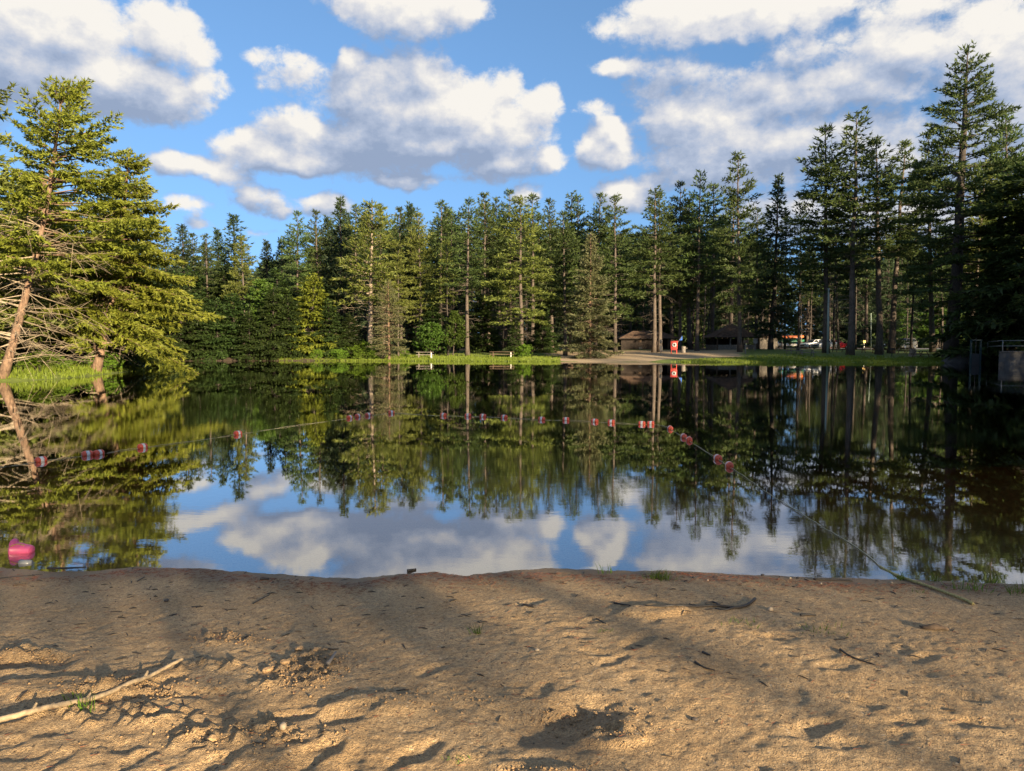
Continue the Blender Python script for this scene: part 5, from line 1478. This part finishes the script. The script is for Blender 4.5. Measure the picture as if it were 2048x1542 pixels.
PEB = [(333, 1203, .017, 'pebble_dark', 'pine_cone', 'small dark cone on the damp sand at left', 'pine cone'), (1541, 1220, .020, 'pebble_pale', 'pebble', 'pale tan stone beside the crooked black branch', 'stone'), (1525, 1151, .014, 'pebble_dark', 'pebble', 'dark stone at the waterline right of the big grass tuft', 'stone'),
       (1387, 1156, .013, 'pebble_dark', 'pebble', 'dark lump right of the big grass tuft', 'stone'), (1580, 1157, .012, 'pebble_pale', 'pebble', 'pale flat stone left of the waterline stick', 'stone'), (1596, 1157, .013, 'pebble_dark', 'pebble', 'brown stone touching the waterline left of the black stick', 'stone'),
       (1642, 1168, .012, 'pebble_pale', 'pebble', 'tan stone just under the waterline stick', 'stone'), (1783, 1166, .013, 'pebble_pale', 'pebble', 'small stone just left of the rope end', 'stone'), (1415, 1161, .010, 'pebble_pale', 'pebble', 'small pale stone right of the dark lump', 'stone'),
       (1074, 1301, .013, 'pebble_pale', 'pebble', 'pale stone in the middle of the sand above the pit', 'stone'), (424, 1480, .024, 'clod', 'sand_clod', 'orange sand clod on the lit sand at lower left', 'clod'), (535, 1343, .026, 'clod', 'sand_clod', 'rounded clod at the left foot of the clod heap', 'clod'),
       (570, 1328, .026, 'clod', 'sand_clod', 'dark topped clod at the front of the clod heap', 'clod'), (1389, 1440, .014, 'pebble_dark', 'pebble', 'dark lump of wet sand right of the pit', 'clod'), (566, 1455, .020, 'pebble_pale', 'pebble', 'pale clod in the middle of the lit sand', 'clod'),
       (1484, 1190, .008, 'pebble_pale', 'pebble', 'white speck of stone above the crooked branch', 'stone'), (1509, 1180, .009, 'pebble_dark', 'pebble', 'dark pebble above the right end of the crooked branch', 'stone'), (630, 1302, .022, 'clod', 'sand_clod', 'clod at the right edge of the heap', 'clod'), (598, 1300, .024, 'clod', 'sand_clod', 'clod in the middle of the heap', 'clod'),
       (650, 1345, .016, 'clod', 'sand_clod', 'reddish clod at the foot of the short grey stick', 'clod')]
for a in PEB: pebble(*a)

# crumbs of sand round the heap and pits, grit and fallen needles: nobody could count these
rc = np.random.RandomState(12)
def crumbs(name, spots, mat, label):
    g_ = Geo(); base = np.array([[1, 0, 0], [-1, 0, 0], [0, 1, 0], [0, -1, 0], [0, 0, 1], [0, 0, -1]], float); F = np.array([[0, 2, 4], [2, 1, 4], [1, 3, 4], [3, 0, 4], [2, 0, 5], [1, 2, 5], [3, 1, 5], [0, 3, 5]])
    for (x, y, r) in spots:
        V = base * r * rc.uniform(.6, 1.3, (6, 1)); a_ = rc.uniform(0, 6.28); V = np.column_stack([V[:, 0] * math.cos(a_) - V[:, 1] * math.sin(a_), V[:, 0] * math.sin(a_) + V[:, 1] * math.cos(a_), V[:, 2] * .8])
        g_.add(V + [x, y, beach_z(x, y) + r * .3], F)
    o = g_.obj(name, M[mat], smooth=True); tag(o, kind='stuff'); o['label'] = label
sp = []
for (px, py, rx, ry, n, rm) in ((610, 1310, .20, .22, 420, .009), (1170, 1395, .24, .07, 160, .008), (270, 1345, .35, .10, 220, .010), (480, 1440, .4, .14, 160, .009), (1225, 1435, .18, .08, 90, .008), (440, 1240, .2, .1, 80, .009), (60, 1280, .22, .08, 110, .010), (850, 1370, .5, .12, 80, .008), (1090, 1515, .25, .05, 60, .008)):
    x, y = spot(px, py)
    for _ in range(n): sp.append((x + rx * rc.normal() * .55, y + ry * rc.normal() * .55, rm * rc.uniform(.3, 1.1)))
crumbs('sand_crumbs', sp, 'clod', 'loose crumbs of damp sand')
sp = [(rc.uniform(-4, 4), rc.uniform(1.9, 5.4), rc.uniform(.0022, .0060)) for _ in range(1500)]
crumbs('grit', sp[:120], 'pebble_pale', 'pale grit in the sand'); crumbs('dark_grit', sp[1200:], 'pebble_dark', 'dark grit in the sand')
g_ = Geo()
for _ in range(420):                                   # bark bits and broken twigs, thicker towards the water
    x = rc.uniform(-4.6, 4.6); ys_ = np.interp(x, [p[0] for p in near], [p[1] for p in near])
    y = ys_ - abs(rc.normal()) * 1.1 - .04 if rc.rand() < .7 else rc.uniform(2.0, 5.0)
    a_ = rc.normal() * .8; L_ = rc.uniform(.010, .038); r_ = rc.uniform(.0016, .0042); dx, dy = math.cos(a_) * L_, math.sin(a_) * L_
    q_ = [[x - dx, y - dy, beach_z(x - dx, y - dy) + r_ * .6], [x + dy * .1, y + dx * .1, beach_z(x, y) + r_ * 1.2], [x + dx, y + dy, beach_z(x + dx, y + dy) + r_ * .6]]
    g_.tube(q_, [r_ * .6, r_, r_ * .5], 5)
o = g_.obj('bark_litter', M['darkstick']); tag(o, kind='stuff'); o['label'] = 'dark scraps of bark and twig scattered on the sand'
M['needles'] = simple_mat('fallen_needles', (.20, .065, .030), .9, var=.35, scale=40)
g_ = Geo()
cnt = 0
while cnt < 3400:
    x = rc.uniform(-4.6, 4.6); 
    if cnt < 2700:
        s_ = .10 + abs(rc.normal()) * .16; y = np.interp(x, [p[0] for p in near], [p[1] for p in near]) - s_ - .07 * math.sin(x * 3)
        if rc.rand() > .35 + .9 * (vnoise(np.array([x]), np.array([y]), 1.4, 8)[0] + .5): continue
    else: y = rc.uniform(2.2, 5.2)
    a_ = rc.normal() * .7; L_ = rc.uniform(.025, .060); z = beach_z(x, y) + .003; cnt += 1
    dx, dy = math.cos(a_) * L_, math.sin(a_) * L_; nx_, ny_ = -math.sin(a_) * .0016, math.cos(a_) * .0016
    g_.add([[x - nx_, y - ny_, z], [x + nx_, y + ny_, z], [x + dx, y + dy, z + .003], [x, y, z + .0022]], [[0, 2, 3], [3, 2, 1], [0, 1, 2]])
o = g_.obj('fallen_needles', M['needles']); tag(o, kind='stuff'); o['label'] = 'reddish fallen pine needles along the waterline'

# tufts of grass on the sand
def tuft(px, py, n, h, w, label, name='grass_tuft', cat='grass tuft', thin=.0022, lean=.35):
    q = on_beach(px, py); g_ = Geo(); rr = np.random.RandomState(int(px * 3 + py))
    for _ in range(n):
        b0 = np.array([rr.normal() * w, rr.normal() * w * .6, 0]); d_ = unit(np.array([rr.normal() * lean + b0[0] * 2.5, rr.normal() * lean, 1.0])); hh_ = h * rr.uniform(.45, 1.1)
        s = np.array([math.cos(rr.uniform(0, 3.1)), math.sin(rr.uniform(0, 3.1)), 0]) * thin
        m1 = b0 + d_ * hh_ * .55; e_ = b0 + d_ * hh_ + np.array([d_[0] * .25 * hh_, d_[1] * .25 * hh_, -.06 * hh_])
        g_.add([b0 - s, b0 + s, m1 + s * .8, m1 - s * .8, e_], [[3, 2, 4]], [[0, 1, 2, 3]])
    o = g_.obj(name, M['bush'], loc=q - Vector((0, 0, .004))); tag(o, label, cat, 'grass tufts on the near sand')
tuft(1322, 1158, 110, .095, .05, 'biggest green grass tuft at the waterline right of the middle')
tuft(1216, 1146, 14, .11, .03, 'sparse tall weed at the waterline left of the big grass tuft', lean=.2)
tuft(953, 1268, 22, .085, .014, 'small upright grass sprig in the middle of the sand', lean=.18)
tuft(1490, 1246, 24, .05, .07, 'thin row of short grass blades below the crooked black branch')
tuft(1645, 1262, 34, .06, .09, 'thin patch of grass blades left of the brown bark piece')
tuft(1805, 1160, 26, .10, .03, 'grass tuft growing right at the rope end')
tuft(1868, 1163, 26, .10, .025, 'grass tuft in the water edge right of the rope end')
tuft(1925, 1178, 30, .09, .04, 'grass tuft left of the edge tufts above the rope tip')
tuft(1960, 1182, 30, .09, .05, 'low grass tuft just right of the rope tip')
tuft(1987, 1166, 20, .09, .025, 'small grass tuft at the waterline near the right edge')
tuft(2046, 1186, 70, .11, .06, 'dense green grass tuft cut by the right edge')
tuft(165, 1420, 26, .085, .03, 'green sprig growing beside the long pale stick')
tuft(155, 1398, 12, .06, .03, 'few thin green leaves behind the long pale stick')
tuft(915, 1519, 26, .025, .03, 'flat little green plant at the bottom middle', lean=.9)
tuft(1205, 1262, 16, .03, .03, 'tiny faint green sprig right of the middle', lean=.6)
tuft(1840, 1185, 12, .05, .03, 'faint grass blades just under the rope')
